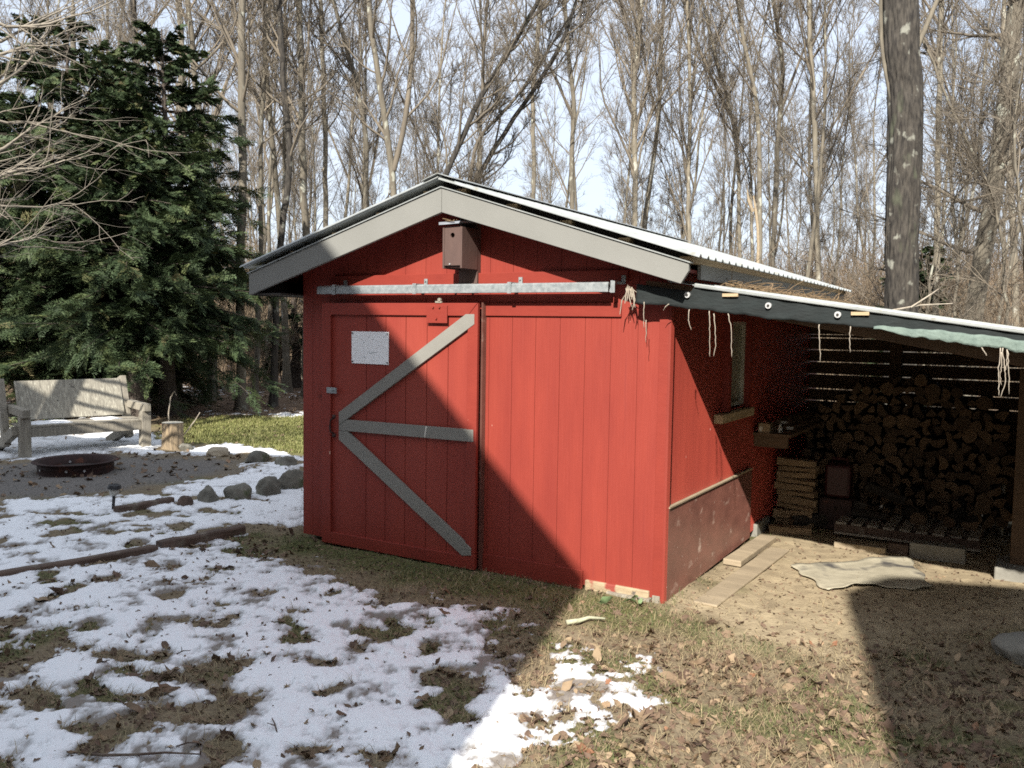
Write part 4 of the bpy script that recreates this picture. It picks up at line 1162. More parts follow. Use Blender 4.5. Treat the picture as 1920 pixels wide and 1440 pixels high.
def gpt(x, y, z=0.): g = onG(x, y); return (g[0], g[1], z)
rock('stone_slab', (3.06, 4.93, .03), .24, .20, .14, 3, M['concrete'], 'pale grey stone block at the right edge of the dirt yard')
G_ = 'stones edging the snowy yard'
for (x, y, w, h, sd2, m_, lb) in (
    (343, 950, .10, .085, 1, 'timber', 'smallest reddish brown stone at the left end of the near row'),
    (385, 944, .135, .145, 2, 'stone', 'grey rounded stone second from the left in the near row'),
    (441, 938, .165, .135, 3, 'stone', 'brown green stone third from the left in the near row'),
    (500, 929, .185, .16, 4, 'stone', 'large dark mossy stone fourth from the left in the near row'),
    (545, 918, .19, .17, 5, 'stone', 'rearmost grey stone in the near row beside the shed corner'),
    (405, 856, .20, .10, 6, 'stone_pale', 'pale sunlit stone at the edge of the lawn right of the stump'),
    (475, 868, .20, .12, 7, 'stone', 'flat mossy grey stone in the far row near the lawn'),
    (533, 875, .20, .115, 8, 'stone', 'far grey stone partly behind the shed corner'),
    (345, 844, .12, .08, 9, 'stone', 'small stone at the foot of the stump')):
    g = onG(x, y); rock('stone', (g[0], g[1] + w * .6, h * .25), w, w * .8, h, sd2, M[m_], lb, rng.uniform(0, 3), G_)

# ------------------------------------------------------------------ bench
bm_ = onG(163, 847); ang = R_(44); BL = 1.62
ax = np.array([math.cos(ang), math.sin(ang), 0]); bl_ = bm_ - ax * BL / 2; br_ = bm_ + ax * BL / 2
bench = empty('bench', (bl_[0], bl_[1], 0), ang); tag(bench, 'weathered grey wooden bench with plywood back behind the fire ring', 'bench')
Wd = M['oldwood']
for x0 in (-.06, BL - .05):
    b = MB(); b.box(x0, x0 + .135, -.07, .07, -.02, .55); b.build('leg', Wd, bench, bevel=.006)
for x0 in (-.045, BL - .035):
    b = MB(); b.beam((x0 + .05, -.12, .60), (x0 + .05, .72, .62), .10, .11); b.build('armrest', Wd, bench, bevel=.006)
for x0 in (-.035 - .11, BL + .02 - .1):
    b = MB(); b.beam((x0 + .05, .50, .1), (x0 + .05, .80, 1.02), .09, .15, (0, 1, .0)); b.build('back_post', Wd, bench, bevel=.006)
for x0 in (-.14, BL - .16):
    b = MB(); b.beam((x0 + .05, .05, .36), (x0 + .05, 1.15, -.02), .09, .13); b.build('rear_brace', Wd, bench, bevel=.006)
b = MB(); b.box(.08, BL - .055, -.055, -.005, .27, .39); b.build('front_rail', Wd, bench, bevel=.004)
for k in range(4):
    b = MB(); b.box(-.03, BL + .02, -.04 + k * .15, .095 + k * .15, .393, .425); b.build('seat_slat', M['oldwood'], bench, bevel=.004)
b = MB(); b.beam((BL / 2 - .01, .515, .455), (BL / 2 - .01, .72, 1.00), BL - .16, .025, (0, -1, .37)); b.build('backrest', M['plywood'], bench, bevel=.003)
b = MB(); b.box(-.1, BL + .05, .60, .65, .50, .60); b.build('back_rail', Wd, bench)
for x0 in (BL + .0,):
    b = MB(); b.tube([(x0 + .075, .55, .63), (x0 + .09, .55, .63)], .02, 10); b.build('bolt', M['screw'], bench)
sc = MB()
def seat_snow(a, b):
    e = min(a, 1 - a, b * .6, (1 - b) * .6); return (.05 + a * .62 * (1 + .03 * math.sin(b * 20)), .10 + b * .42 + .02 * math.sin(a * 14), .424 + min(.022, e * .16) + .004 * math.sin(a * 20))
sc.grid(seat_snow, 20, 10); sc.grid(lambda a, b: (BL - .62 + a * .4, .2 + b * .3 + .02 * math.sin(a * 11), .424 + min(.02, min(a, 1 - a, b, 1 - b) * .1)), 14, 8)
ss = sc.build('seat_snow', M['white'], None, True); ss.location = bench.location; ss.rotation_euler = bench.rotation_euler; tag(ss, 'thin snow left lying on the bench seat', 'snow', kind='stuff')

# fire ring
c0 = (onG(58, 888) + onG(224, 878)) / 2; RR = np.linalg.norm(onG(66, 880) - onG(218, 872)) / 2
ring = empty('fire_ring', (c0[0], c0[1], 0)); tag(ring, 'rusty black steel fire ring on bare dirt before the bench', 'fire ring')
b = MB(); r0 = RR * .93
b.lathe([(r0, -.02), (r0, .065), (r0 + .008, .072), (r0, .08), (r0, .125), (r0 + .05, .140), (r0 + .062, .132), (r0 + .062, .139), (r0 + .05, .148), (r0 - .012, .137), (r0 - .012, -.02)], 64); b.build('ring_wall', M['rust'], ring, True)
b = MB(); b.lathe([(0, .02), (r0 - .013, .03)], 48); b.build('ash_bed', M['dark'], ring)
b = MB()
for a in (-2.2, -1.35, -.9, 2.2):
    p = np.array([math.cos(a), math.sin(a), 0]); b.tube([p * (r0 - .02) + [0, 0, .06], p * (r0 + .012) + [0, 0, .06]], .014, 8)
b.build('bolt', M['washer'], ring)

# stump with twigs
g = onG(318, 842); st = empty('stump', (g[0], g[1] + .12, 0)); tag(st, 'cut log stump standing on end right of the bench', 'stump')
def stf(prof_, n=40):
    b = MB(); base = len(b.v)
    for (r1, z1) in prof_:
        for j in range(n):
            a = 2 * math.pi * j / n; w = 1 + .035 * math.sin(a * 5 + 1) + .04 * math.sin(a * 13) + .02 * math.sin(a * 29)
            b.v.append((r1 * w * math.cos(a), r1 * w * math.sin(a), z1))
    for i in range(len(prof_) - 1):
        for j in range(n): b.f.append((i * n + j, i * n + (j + 1) % n, (i + 1) * n + (j + 1) % n, (i + 1) * n + j)); b.m.append(0)
    return b
M['stumpbark'] = mat('stump_side', (.34, .26, .16), (.13, .10, .07), 10, (6, 6, .5), .9, .7, 30, (5, 5, .3))
b = stf([(.175, -.02), (.158, .04), (.148, .2), (.150, .37), (.150, .385)]); b.build('stump_side', M['stumpbark'], st, True)
b = stf([(.150, .385), (.0, .387)]); b.build('stump_top', M['whiteframe'], st)
def stick(name, px, Y, r0, label, cat='stick', m_='vine'):
    pts = [onY(x, y, Y) for x, y in px]; b = MB(); o0 = pts[0]
    b.tube([p - o0 for p in pts], list(np.linspace(r0, r0 * .4, len(pts))), 6); o = b.build(name, M[m_], None, True); o.location = o0; return tag(o, label, cat)
stick('sapling', [(317, 812), (316, 775), (320, 745), (327, 733), (331, 742)], g[1] + .5, .012, 'thin bent pale sapling rising behind the stump', 'sapling')
stick('stick', [(337, 825), (352, 806), (366, 788), (375, 773)], g[1] + .25, .013, 'pale bare stick leaning up right of the stump')

# solar path light
g = onG(212, 958); li = empty('path_light', (g[0], g[1], 0)); tag(li, 'black solar path light stuck in the snow', 'path light')
li.rotation_euler = (0, R_(4), 0)
b = MB(); b.lathe([(.014, -.05), (.015, .16), (0, .161)], 14); b.build('stake', M['black_plastic'], li, True)
b = MB(); b.lathe([(.022, .155), (.04, .17), (.043, .20), (.045, .225), (0, .226)], 20); b.build('lens', M['lens'], li, True)
b = MB(); b.lathe([(.0, .225), (.064, .226), (.066, .240), (.058, .262), (.04, .27), (0, .272)], 24); b.build('cap', M['black_plastic'], li, False)

# landscape timbers
def timber(a, b_, w, h, label, zoff=0., seedk=0):
    a = onG(*a); b_ = onG(*b_); d = b_ - a; L_ = np.linalg.norm(d); ang = math.atan2(d[1], d[0])
    n = 24
    m_ = MB()
    def f(t, s_):
        c_ = [(-w / 2, 0), (-w / 2, h * .85), (-w * .4, h), (w * .4, h), (w / 2, h * .85), (w / 2, 0), (-w / 2, 0)][int(round(s_ * 6))]
        return (t * L_, c_[0] + .006 * math.sin(t * 9 + seedk), c_[1] + .004 * math.sin(t * 13 + seedk) - .015)
    m_.grid(f, n, 6); cap = [tuple(f(0, i / 6)) for i in range(6)]; m_.add(cap, [tuple(range(6))]); cap = [tuple(f(1, i / 6)) for i in range(6)]; m_.add(cap, [tuple(range(5, -1, -1))])
    o = m_.build('landscape_timber', M['timber'], None); o.location = (a[0], a[1], zoff); o.rotation_euler = (0, 0, ang); return tag(o, label, 'timber')
timber((298, 1031), (455, 999), .10, .085, 'weathered landscape timber ending near the shed corner in the snow', 0.)
timber((-260, 1130), (292, 1033), .09, .062, 'long dark timber half buried in snow across the left yard', 0., 2)
timber((218, 962), (322, 943), .09, .075, 'short dark timber between the path light and the row of stones', 0., 1)

# lichen covered stick, snow twigs, leaf sprigs
b = MB(); a0 = onG(1062, 1166); pts = [onG(x, y, .02) - a0 for x, y in ((1062, 1167), (1085, 1164), (1105, 1158), (1135, 1160))]
b.tube(pts, [.016, .015, .012, .007], 7); o = b.build('lichen_branch', M['lichen'], None, True); o.location = a0; tag(o, 'lichen crusted pale branch lying on the ground before the shed', 'branch')
b = MB(); a0 = onG(180, 1417); pts = [onG(x, y, .035) - a0 for x, y in ((172, 1414), (195, 1416), (250, 1415), (310, 1411), (374, 1414))]
b.tube(pts, [.007, .0065, .006, .005, .003], 6); b.tube([pts[0], onG(190, 1404, .05) - a0], [.006, .003], 5); o = b.build('twig', M['timber'], None, True); o.location = a0; tag(o, 'long dark twig lying on the snow at the bottom left', 'twig')
TW = 'small dark twig lying on the trodden snow'
for (x, y, L_, an_) in ((90, 1235, .12, .3), (120, 1205, .06, 1.1), (235, 1330, .10, 2.6), (330, 1230, .08, .5), (355, 1300, .05, .9), (570, 1200, .14, -.5), (330, 1410, .10, .2), (480, 1060, .1, .4), (60, 1100, .16, .5), (520, 1380, .15, 2.)):
    g = onG(x, y); b = MB(); c_, s_ = math.cos(an_) * L_, math.sin(an_) * L_
    b.tube([(0, 0, 0), (c_ * .5, s_ * .5, .014), (c_, s_, .008)], [.004, .0035, .002], 5); b.tube([(c_ * .4, s_ * .4, .01), (c_ * .4 - s_ * .25, s_ * .4 + c_ * .25, .03)], [.003, .0015], 4)
    o = b.build('twig', M['timber'], None); zz = float(surf(np.array([g[0]]), np.array([g[1]]))[0][0]); o.location = (g[0], g[1], zz + .006); tag(o, TW, 'twig', 'small twigs on the snow')
xs = np.array([onG(1135, 1135)[0], onG(1180, 1132)[0], onG(1200, 1136)[0], onG(1190, 1128)[0]]); ys = np.array([onG(1135, 1135)[1], onG(1180, 1132)[1], onG(1200, 1136)[1], onG(1190, 1128)[1]])
v_, f_, a_ = leaves('a', xs, ys, gh(xs, ys) + .02, np.array([.12, .09, .07, .06]), np.zeros(4), False, 12, .6)
tag(link('weed', np_mesh('weed', v_, f_, False, dict(tint=a_), [M['greenleaf']])), 'pale green broad leaved weed at the front corner of the shed', 'weed')


# ------------------------------------------------------------------ trees
class TB:                     # numpy tube batches
    def __init__(s): s.v = []; s.f = []; s.n = 0

    def tubes(s, P, Rd, k):
        n, m, _ = P.shape
        T = np.empty_like(P); T[:, 1:-1] = P[:, 2:] - P[:, :-2]; T[:, 0] = P[:, 1] - P[:, 0]; T[:, -1] = P[:, -1] - P[:, -2]
        T /= np.linalg.norm(T, axis=2, keepdims=True) + 1e-9
        ref = np.where(np.abs(T[:, :1, 2:3]) > .85, np.array([[[1., 0, 0]]]), np.array([[[0, 0, 1.]]])); ref = np.repeat(ref, m, 1)
        A = np.cross(T, ref); A /= np.linalg.norm(A, axis=2, keepdims=True) + 1e-9; B = np.cross(T, A)
        a = np.arange(k) * 2 * math.pi / k
        ringv = P[:, :, None, :] + Rd[:, :, None, None] * (np.cos(a)[None, None, :, None] * A[:, :, None, :] + np.sin(a)[None, None, :, None] * B[:, :, None, :])
        s.v.append(ringv.reshape(-1, 3))
        i = np.arange(n)[:, None, None] * m * k; j = np.arange(m - 1)[None, :, None] * k; l = np.arange(k)[None, None, :]; l2 = (l + 1) % k
        q = np.stack([i + j + l, i + j + l2, i + j + k + l2, i + j + k + l], -1).reshape(-1, 4) + s.n
        s.f.append(q); s.n += n * m * k

    def mesh(s, name, m_): return np_mesh(name, np.concatenate(s.v), np.concatenate(s.f), True, None, [m_])


def walk(st, d, L_, nseg, wander, upt, r):
    P = [st]; d = d / np.linalg.norm(d, axis=1, keepdims=True)
    for i in range(nseg):
        d = d + r.normal(0, wander, d.shape); d[:, 2] += upt
        d /= np.linalg.norm(d, axis=1, keepdims=True); P.append(P[-1] + d * (L_ / nseg)[:, None])
    return np.stack(P, 1)


def spawn(P, Rd, per, t0, t1, a0, a1, r):
    n, m, _ = P.shape; N_ = n * per
    idx = np.repeat(np.arange(n), per); t = r.uniform(t0, t1, N_) * (m - 1)
    i = np.minimum(t.astype(int), m - 2); fr = (t - i)[:, None]
    pos = P[idx, i] * (1 - fr) + P[idx, i + 1] * fr
    tan = P[idx, i + 1] - P[idx, i]; tan /= np.linalg.norm(tan, axis=1, keepdims=True) + 1e-9
    q = r.normal(0, 1, (N_, 3)); q -= (q * tan).sum(1, keepdims=True) * tan; q /= np.linalg.norm(q, axis=1, keepdims=True) + 1e-9
    an_ = r.uniform(a0, a1, N_)[:, None]
    rad = Rd[idx, i] * (1 - fr[:, 0]) + Rd[idx, i + 1] * fr[:, 0]
    return pos, tan * np.cos(an_) + q * np.sin(an_), rad, t / (m - 1), idx


def taper(r0, r1, nseg): return r0[:, None] * (1 - np.linspace(0, 1, nseg + 1)[None]) + r1[:, None] * np.linspace(0, 1, nseg + 1)[None]


def crown_from(tb, P, Rd, r, nl=22, t0=.38, limb=(.22, .42), height=14., ang=(.45, 1.0), upt=.10, twig=.007, dens=(7, 7, 5), wander=.10):
    pos, d, rad, t, _ = spawn(P, Rd, nl, t0, .98, ang[0], ang[1], r)
    L1 = height * r.uniform(limb[0], limb[1], len(pos)) * (1.15 - .75 * t)
    r1 = np.minimum(rad * r.uniform(.32, .6, len(pos)), L1 * .018 + .008)
    P1 = walk(pos, d, L1, 8, wander, upt, r); R1 = taper(r1, np.full(len(r1), twig * 1.1), 8); tb.tubes(P1, R1, 5)
    pos, d, rad, t, ix = spawn(P1, R1, dens[0], .18, 1., .3, .95, r)
    L2 = L1[ix] * r.uniform(.22, .5, len(pos)) * (1.1 - .5 * t); r2 = np.clip(rad * .6, twig * .9, .03)
    P2 = walk(pos, d, L2, 5, .13, upt * .8, r); R2 = taper(r2, np.full(len(r2), twig * .8), 5); tb.tubes(P2, R2, 3)
    pos, d, rad, t, ix = spawn(P2, R2, dens[1], .15, 1., .3, .9, r)
    L3 = np.clip(L2[ix] * r.uniform(.25, .6, len(pos)), .25, 1.6); r3 = np.full(len(pos), twig * .75)
    P3 = walk(pos, d, L3, 3, .14, .08, r); R3 = taper(r3, r3 * .6, 3); tb.tubes(P3, R3, 3)
    if dens[2]:
        pos, d, rad, t, ix = spawn(P3, R3, dens[2], .2, 1., .3, .8, r)
        L4 = np.clip(L3[ix] * r.uniform(.3, .6, len(pos)), .12, .7); r4 = np.full(len(pos), twig * .5)
        P4 = walk(pos, d, L4, 2, .12, .05, r); tb.tubes(P4, taper(r4, r4 * .5, 2), 3)


def resample(pts, rads, n=16):
    pts = np.array(pts, float); rads = np.array(rads, float)
    t = np.concatenate([[0], np.cumsum(np.linalg.norm(np.diff(pts, axis=0), axis=1))]); t /= t[-1]
    u = np.linspace(0, 1, n); u = u
    # smooth by Catmull-like blending of linear interpolation
    Q = np.stack([np.interp(u, t, pts[:, k]) for k in range(3)], 1)
    for _ in range(2): Q[1:-1] = (Q[:-2] + 2 * Q[1:-1] + Q[2:]) / 4
    return Q[None], np.interp(u, t, rads)[None]


def trunk_px(px, Y, w0, w1, ext, base=True, lean_y=0.):
    """trunk whose line follows photo points (bottom to top) at distance Y; widths in photo px; ext = extra metres on top"""
    pts = [onY(x, y, Y) for x, y in px]
    if base:
        b0 = pts[0].copy(); b0[2] = -.1; d0 = (pts[1] - pts[0]); b0[:2] -= d0[:2] / max(d0[2], .1) * pts[0][2] * .4
        if pts[0][2] > .4: pts = [b0] + pts
        else: pts[0][2] = -.1
    d = pts[-1] - pts[-2]; d = d / np.linalg.norm(d)
    pts.append(pts[-1] + (d * .8 + np.array([0, 0, .2])) * ext)
    r0, r1 = w0 / F * Y / 2 * .77, w1 / F * Y / 2 * .77
    zz = np.array([p[2] for p in pts]); rr = np.interp(zz, [zz[0], zz[-2], zz[-1]], [r0, r1, max(.02, r1 * .35)])
    return pts, rr


def flare(P, Rd):
    z = P[..., 2]; return Rd * (1 + .7 * np.exp(-np.clip(z, 0, 9) / .22))


TREES = []
def key_tree(px, Y, w0, w1, ext, label, seed, bark='bark_grey', crown=None, forks=(), group=None, twigm='twig', nm='bare_tree', relief=0.):
    r = np.random.default_rng(seed)
    pts, rr = trunk_px(px, Y, w0, w1, ext)
    P, Rd = resample(pts, rr, 28); loc = P[0, 0].copy(); loc[2] = 0
    P = P - loc; P[:, 1:-1, :2] += r.normal(0, .012, (1, P.shape[1] - 2, 2)); Rd = flare(P, Rd)
    root = empty(nm, loc); tag(root, label, 'tree', group)
    tb = TB()
    if relief:
        Pf = np.stack([np.interp(np.linspace(0, 1, 260), np.linspace(0, 1, P.shape[1]), P[0, :, k]) for k in range(3)], 1)[None]
        Rf = np.interp(np.linspace(0, 1, 260), np.linspace(0, 1, P.shape[1]), Rd[0])[None]
        tb.tubes(Pf, Rf, 72); vv = tb.v[0].reshape(260, 72, 3); an_ = np.arange(72) / 72 * 2 * math.pi
        zz_, aa_ = np.meshgrid(Pf[0, :, 2], an_, indexing='ij')
        h_ = np.abs(vnoise(np.cos(aa_) * 5.5 + zz_ * .25, np.sin(aa_) * 5.5 + zz_ * .9, seed)) + .5 * np.abs(vnoise(np.cos(aa_) * 11, np.sin(aa_) * 11 + zz_ * 2.2, seed + 3))
        off = (np.clip(h_, 0, .5) - .25) * relief
        vv += (vv - Pf[0][:, None]) / (np.linalg.norm(vv - Pf[0][:, None], axis=2, keepdims=True) + 1e-9) * off[..., None]
    else: tb.tubes(P, Rd, 14)
    link('trunk', tb.mesh('trunk', M[bark]), root)
    cb = TB()
    lst = [(P, Rd)]
    for fpx, fw0, fw1, fext in forks:
        fp, fr_ = trunk_px(fpx, Y, fw0, fw1, fext, base=False)
        Q, Rq = resample(fp, fr_, 18); Q = Q - loc; cb.tubes(Q, Rq, 7); lst.append((Q, Rq))
    kw = dict(nl=16, t0=.45, limb=(.16, .34), height=float(P[0, -1, 2]), dens=(6, 6, 4), twig=.0055 + Y * .00009)
    kw.update(crown or {})
    for i, (Q, Rq) in enumerate(lst):
        k2 = dict(kw)
        if i: k2['nl'] = max(6, int(kw['nl'] * .6)); k2['t0'] = .15; k2['height'] = kw['height'] * .8
        crown_from(cb, Q, Rq, r, **k2)
    cm = cb.mesh('crown', M[twigm]); link('crown', cm, root)
    return root


key_tree([(1690, 575), (1692, 400), (1700, 250), (1690, 60), (1686, 0)], 13.5, 66, 76, 6, 'massive dark furrowed trunk with pale lichen rising behind the lean-to roof', 1, 'bark',
         dict(nl=12, t0=.55, height=11, twig=.006), [([(1672, 190), (1655, 110), (1648, 60), (1655, 0), (1640, -120)], 10, 8, 3), ([(1715, 100), (1740, 40), (1775, -40)], 14, 10, 4)], relief=.09, twigm='bark_grey')
key_tree([(1824, 590), (1838, 500), (1850, 440), (1868, 330), (1888, 180), (1905, 0)], 17, 42, 34, 5, 'stout leaning trunk with sunlit right side near the right edge', 2, 'bark_grey',
         dict(nl=20, t0=.25, height=11, limb=(.2, .4), upt=.03, ang=(.7, 1.4)), [([(1850, 440), (1880, 410), (1925, 395)], 12, 8, 2)], relief=.05)
key_tree([(1757, 580), (1757, 400), (1760, 200), (1765, 0)], 19, 15, 13, 5, 'slim pale straight tree just right of the massive dark trunk', 3, 'bark_pale')
key_tree([(1535, 560), (1534, 400), (1526, 250), (1522, 120), (1515, -20)], 21, 15, 10, 4, 'straight slender tree with whitish upper trunk behind the lean-to', 4, 'bark_pale', dict(nl=20, t0=.35))
key_tree([(1424, 515), (1425, 380), (1422, 180), (1400, 110), (1385, 20)], 23, 14, 9, 4, 'slender brown tree curving left at top beside the broken pale snag', 5, 'bark_grey')
key_tree([(1448, 512), (1456, 330), (1460, 200), (1472, 140), (1455, 40)], 25, 13, 10, 4, 'crooked greenish grey tree right of the slender brown one', 6, 'bark_grey', None, [([(1460, 220), (1485, 150), (1520, 60)], 8, 5, 3)])
key_tree([(1388, 500), (1386, 330), (1378, 230), (1350, 140)], 27, 10, 8, 4, 'thin tree forking left above the roof right of centre', 7, 'bark_pale', None, [([(1378, 235), (1345, 170), (1310, 90)], 7, 5, 3)])
key_tree([(1190, 470), (1192, 300), (1188, 180), (1196, 60), (1205, -30)], 24, 15, 11, 4, 'tall fine-branched tree with brushy crown above the right roof slope', 8, 'bark_pale', dict(nl=34, t0=.35, ang=(.25, .55), upt=.12, dens=(7, 6, 4)))
key_tree([(740, 400), (738, 330), (732, 280), (715, 190), (700, 80), (690, -20)], 20, 20, 12, 4, 'forked grey tree rising left of the roof ridge', 9, 'bark_grey', None, [([(738, 320), (755, 260), (768, 170), (775, 60), (772, -20)], 14, 10, 3)])
key_tree([(818, 360), (850, 300), (890, 200), (930, 130), (965, 80), (990, 40)], 18, 18, 11, 2.5, 'tree leaning hard to the right behind the roof ridge', 10, 'bark', dict(nl=22, t0=.35, upt=.14, ang=(.5, 1.2), limb=(.14, .3)), [([(905, 175), (906, 100), (912, 20), (918, -30)], 9, 7, 2)])
key_tree([(870, 370), (905, 320), (950, 240), (1000, 170), (1040, 110), (1062, 60)], 19, 16, 9, 2, 'second leaning mossy tree right of the ridge', 11, 'bark', dict(nl=20, t0=.35, upt=.14, ang=(.5, 1.2), limb=(.12, .28)), [([(880, 350), (892, 260), (945, 210), (975, 175)], 10, 7, 2)])
key_tree([(452, 768), (450, 600), (452, 450), (456, 300), (452, 120), (455, -20)], 18.5, 23, 16, 4, 'tall straight grey trunk between hemlocks and shed', 12, 'bark_grey', dict(nl=18, t0=.45), [([(456, 150), (440, 90), (400, 10)], 9, 7, 3)])
key_tree([(512, 765), (514, 640), (520, 500), (545, 300), (530, 140), (522, -20)], 19.4, 17, 13, 4, 'dark bent trunk just left of the shed wall', 13, 'bark', dict(nl=18, t0=.4))
key_tree([(575, 560), (575, 440), (566, 300), (566, 150), (560, -20)], 22, 20, 14, 4, 'grey trunk standing behind the left eave of the shed', 14, 'bark_grey')
key_tree([(609, 480), (611, 330), (607, 160), (600, 0)], 24, 14, 10, 4, 'slim trunk right of the left eave', 15, 'bark_pale')
key_tree([(478, 760), (484, 600), (490, 430), (488, 250), (500, 80)], 22, 13, 9, 4, 'thin pale tree between the two dark trunks left of the shed', 16, 'bark_pale')
key_tree([(395, 768), (396, 600), (392, 420), (380, 250), (360, 90), (350, -20)], 20.5, 18, 12, 4, 'grey trunk half hidden at the right flank of the hemlocks', 17, 'bark_grey', None, [([(394, 240), (425, 150), (450, 100)], 9, 6, 3)])
key_tree([(253, 745), (255, 560), (258, 300), (255, 120), (248, -20)], 22, 24, 13, 4, 'brown trunk standing behind the bench under the hemlocks', 18, 'bark')
key_tree([(335, 500), (338, 300), (342, 130), (340, 40), (330, -30)], 21, 16, 12, 4, 'pale forked trunk emerging above the right hemlock top', 19, 'bark_pale', None, [([(342, 120), (365, 70), (395, 10)], 9, 6, 3)])
key_tree([(138, 560), (140, 300), (138, 80), (137, 32)], 23, 13, 11, .6, 'broken dead trunk poking above the left hemlock', 20, 'bark_grey', dict(nl=3, height=4))
key_tree([(1292, 470), (1290, 330), (1296, 200), (1290, 60)], 26, 11, 8, 4, 'slim tree with steep branches left of the thin forking tree', 21, 'bark_pale', dict(nl=26, t0=.3, ang=(.3, .6)))
key_tree([(1000, 420), (1002, 300), (996, 180), (1010, 60), (1015, -20)], 25, 12, 9, 4, 'slender tree rising mid roof right of the leaning trunks', 22, 'bark_grey')
key_tree([(1075, 430), (1070, 300), (1080, 200), (1062, 80), (1058, -20)], 27, 14, 9, 4, 'thin dark tree above the right roof slope', 23, 'bark_grey')
key_tree([(685, 410), (690, 260), (668, 150), (640, 60), (620, -20)], 23, 15, 9, 3, 'tree bending left above the left roof slope', 24, 'bark_grey')
# the pale snag
r_ = np.random.default_rng(77); pts, rr = trunk_px([(1420, 512), (1424, 440), (1420, 405), (1414, 376)], 22, 11, 7, .12)
P, Rd = resample(pts, rr, 14); loc = P[0, 0].copy(); loc[2] = 0; root = empty('dead_snag', loc); tag(root, 'broken pale barkless snag standing in front of the slender brown tree', 'dead tree')
tb = TB(); tb.tubes(P - loc, Rd, 8); link('trunk', tb.mesh('trunk', M['plank']), root)
tb = TB(); tb.tubes(np.array([[[0, 0, 4.2], [-.12, 0, 4.5], [-.16, 0, 4.75]]]) + (P[0, -1] - loc - np.array([0, 0, 4.6])) * np.array([1, 1, 1]), np.array([[.05, .04, .012]]), 6); link('broken_limb', tb.mesh('broken_limb', M['plank']), root)

# bare tree whose pale branches reach in from beyond the left edge
r_ = np.random.default_rng(31)
loc = np.array([-7.6, 9.3, 0]); root = empty('bare_tree', loc); tag(root, 'tree left of the picture reaching pale bare branches over the hemlocks', 'tree')
P, Rd = resample([(0, 0, -.1), (.05, .1, 2), (0, .2, 4.5), (.1, .1, 8), (0, 0, 11)], [.14, .12, .10, .07, .02], 24)
tb = TB(); tb.tubes(P, flare(P, Rd), 12); link('trunk', tb.mesh('trunk', M['bark_pale']), root)
cb = TB()
ent = [([(-120, 330), (0, 283), (70, 240), (160, 180)], 8), ([(-150, 390), (0, 323), (80, 312), (150, 298)], 8), ([(-100, 200), (30, 150), (80, 90), (100, 30)], 8), ([(-150, 480), (0, 462), (60, 445), (100, 430)], 6),
       ([(-150, 260), (0, 215), (90, 230), (170, 260)], 6), ([(-120, 90), (0, 75), (80, 40), (160, 0)], 8), ([(-120, 0), (40, 60), (130, 30), (240, -10)], 7), ([(-150, 350), (-10, 385), (80, 395), (140, 380)], 6), ([(-150, 150), (10, 95), (90, 75), (180, 40)], 7)]
for px, w in ent:
    pts = [onY(x, y, 9.0 + .25 * i) for i, (x, y) in enumerate(px)]
    base_ = np.array([loc[0], loc[1], max(1.2, pts[0][2] - .7)])
    pts = [base_] + pts; rr = np.linspace(w / F * 9 / 2 * 1.5, .004, len(pts))
    Q, Rq = resample(pts, rr, 18); Q = Q - loc; Q[:, 1:] += r_.normal(0, .02, (1, 17, 3)); cb.tubes(Q, Rq, 6)
    pos, d, rad, t, ix = spawn(Q, Rq, 16, .25, 1., .3, .9, r_); L2 = r_.uniform(.3, 1.0, len(pos)); P2 = walk(pos, d, L2, 5, .12, .02, r_); R2 = taper(np.clip(rad * .6, .0035, .01), np.full(len(pos), .0025), 5); cb.tubes(P2, R2, 4)
    pos, d, rad, t, ix = spawn(P2, R2, 5, .2, 1., .3, .9, r_); L3 = r_.uniform(.12, .4, len(pos)); P3 = walk(pos, d, L3, 3, .12, .0, r_); cb.tubes(P3, taper(np.full(len(pos), .0026), np.full(len(pos), .0014), 3), 3)
link('crown', cb.mesh('crown', M['twig_pale']), root)

# wood behind: variants copied as individual trees
variants = []
vspec = [(15, .085, .38, (.3, .8), 22), (17, .10, .44, (.35, .9), 20), (13, .06, .34, (.3, .7), 22), (18, .105, .48, (.3, .7), 20), (14, .07, .28, (.5, 1.2), 22), (16, .08, .38, (.25, .6), 26), (10, .045, .25, (.4, 1.0), 20), (8, .035, .15, (.5, 1.2), 22)]
for i, (h_, rd_, t0_, ang_, nl_) in enumerate(vspec):
    r_ = np.random.default_rng(200 + i)
    n = 9; pts = np.cumsum(np.concatenate([[[0, 0, -.1]], np.stack([r_.normal(0, .16, n), r_.normal(0, .16, n), np.full(n, h_ / n)], 1)]) + np.concatenate([[[0, 0, 0]], np.repeat(r_.normal(0, .07, (1, 3)) * [1, 1, 0], n, 0)]), 0)
    P, Rd = resample(pts, .012 + (rd_ - .012) * (1 - np.linspace(0, 1, n + 1)) ** 1.25, 22); Rd = flare(P, Rd)
    tb = TB(); tb.tubes(P, Rd, 9); tm = tb.mesh('trunk', M['bark_pale' if i % 2 else 'bark_grey'])
    cb = TB()
    if i in (1, 3, 5):        # a fork
        st_ = P[0, 9]; d_ = np.array([[r_.choice([-1, 1]) * .35, .1, 1.]]); Q = walk(st_[None], d_, np.array([h_ * .5]), 9, .06, .06, r_); Rq = taper(np.array([Rd[0, 9] * .75]), np.array([.02]), 9); cb.tubes(Q, Rq, 7)
        crown_from(cb, Q, Rq, r_, nl_ // 2, .2, (.14, .26), h_ * .8, ang_, .09, .0065, (6, 5, 3))
    crown_from(cb, P, Rd, r_, nl_, t0_, (.14, .28), h_, ang_, .09, .0065, (6, 5, 4))
    variants.append((tm, cb.mesh('crown', M['twig'])))
r_ = np.random.default_rng(404); cnt = 0; placed = []
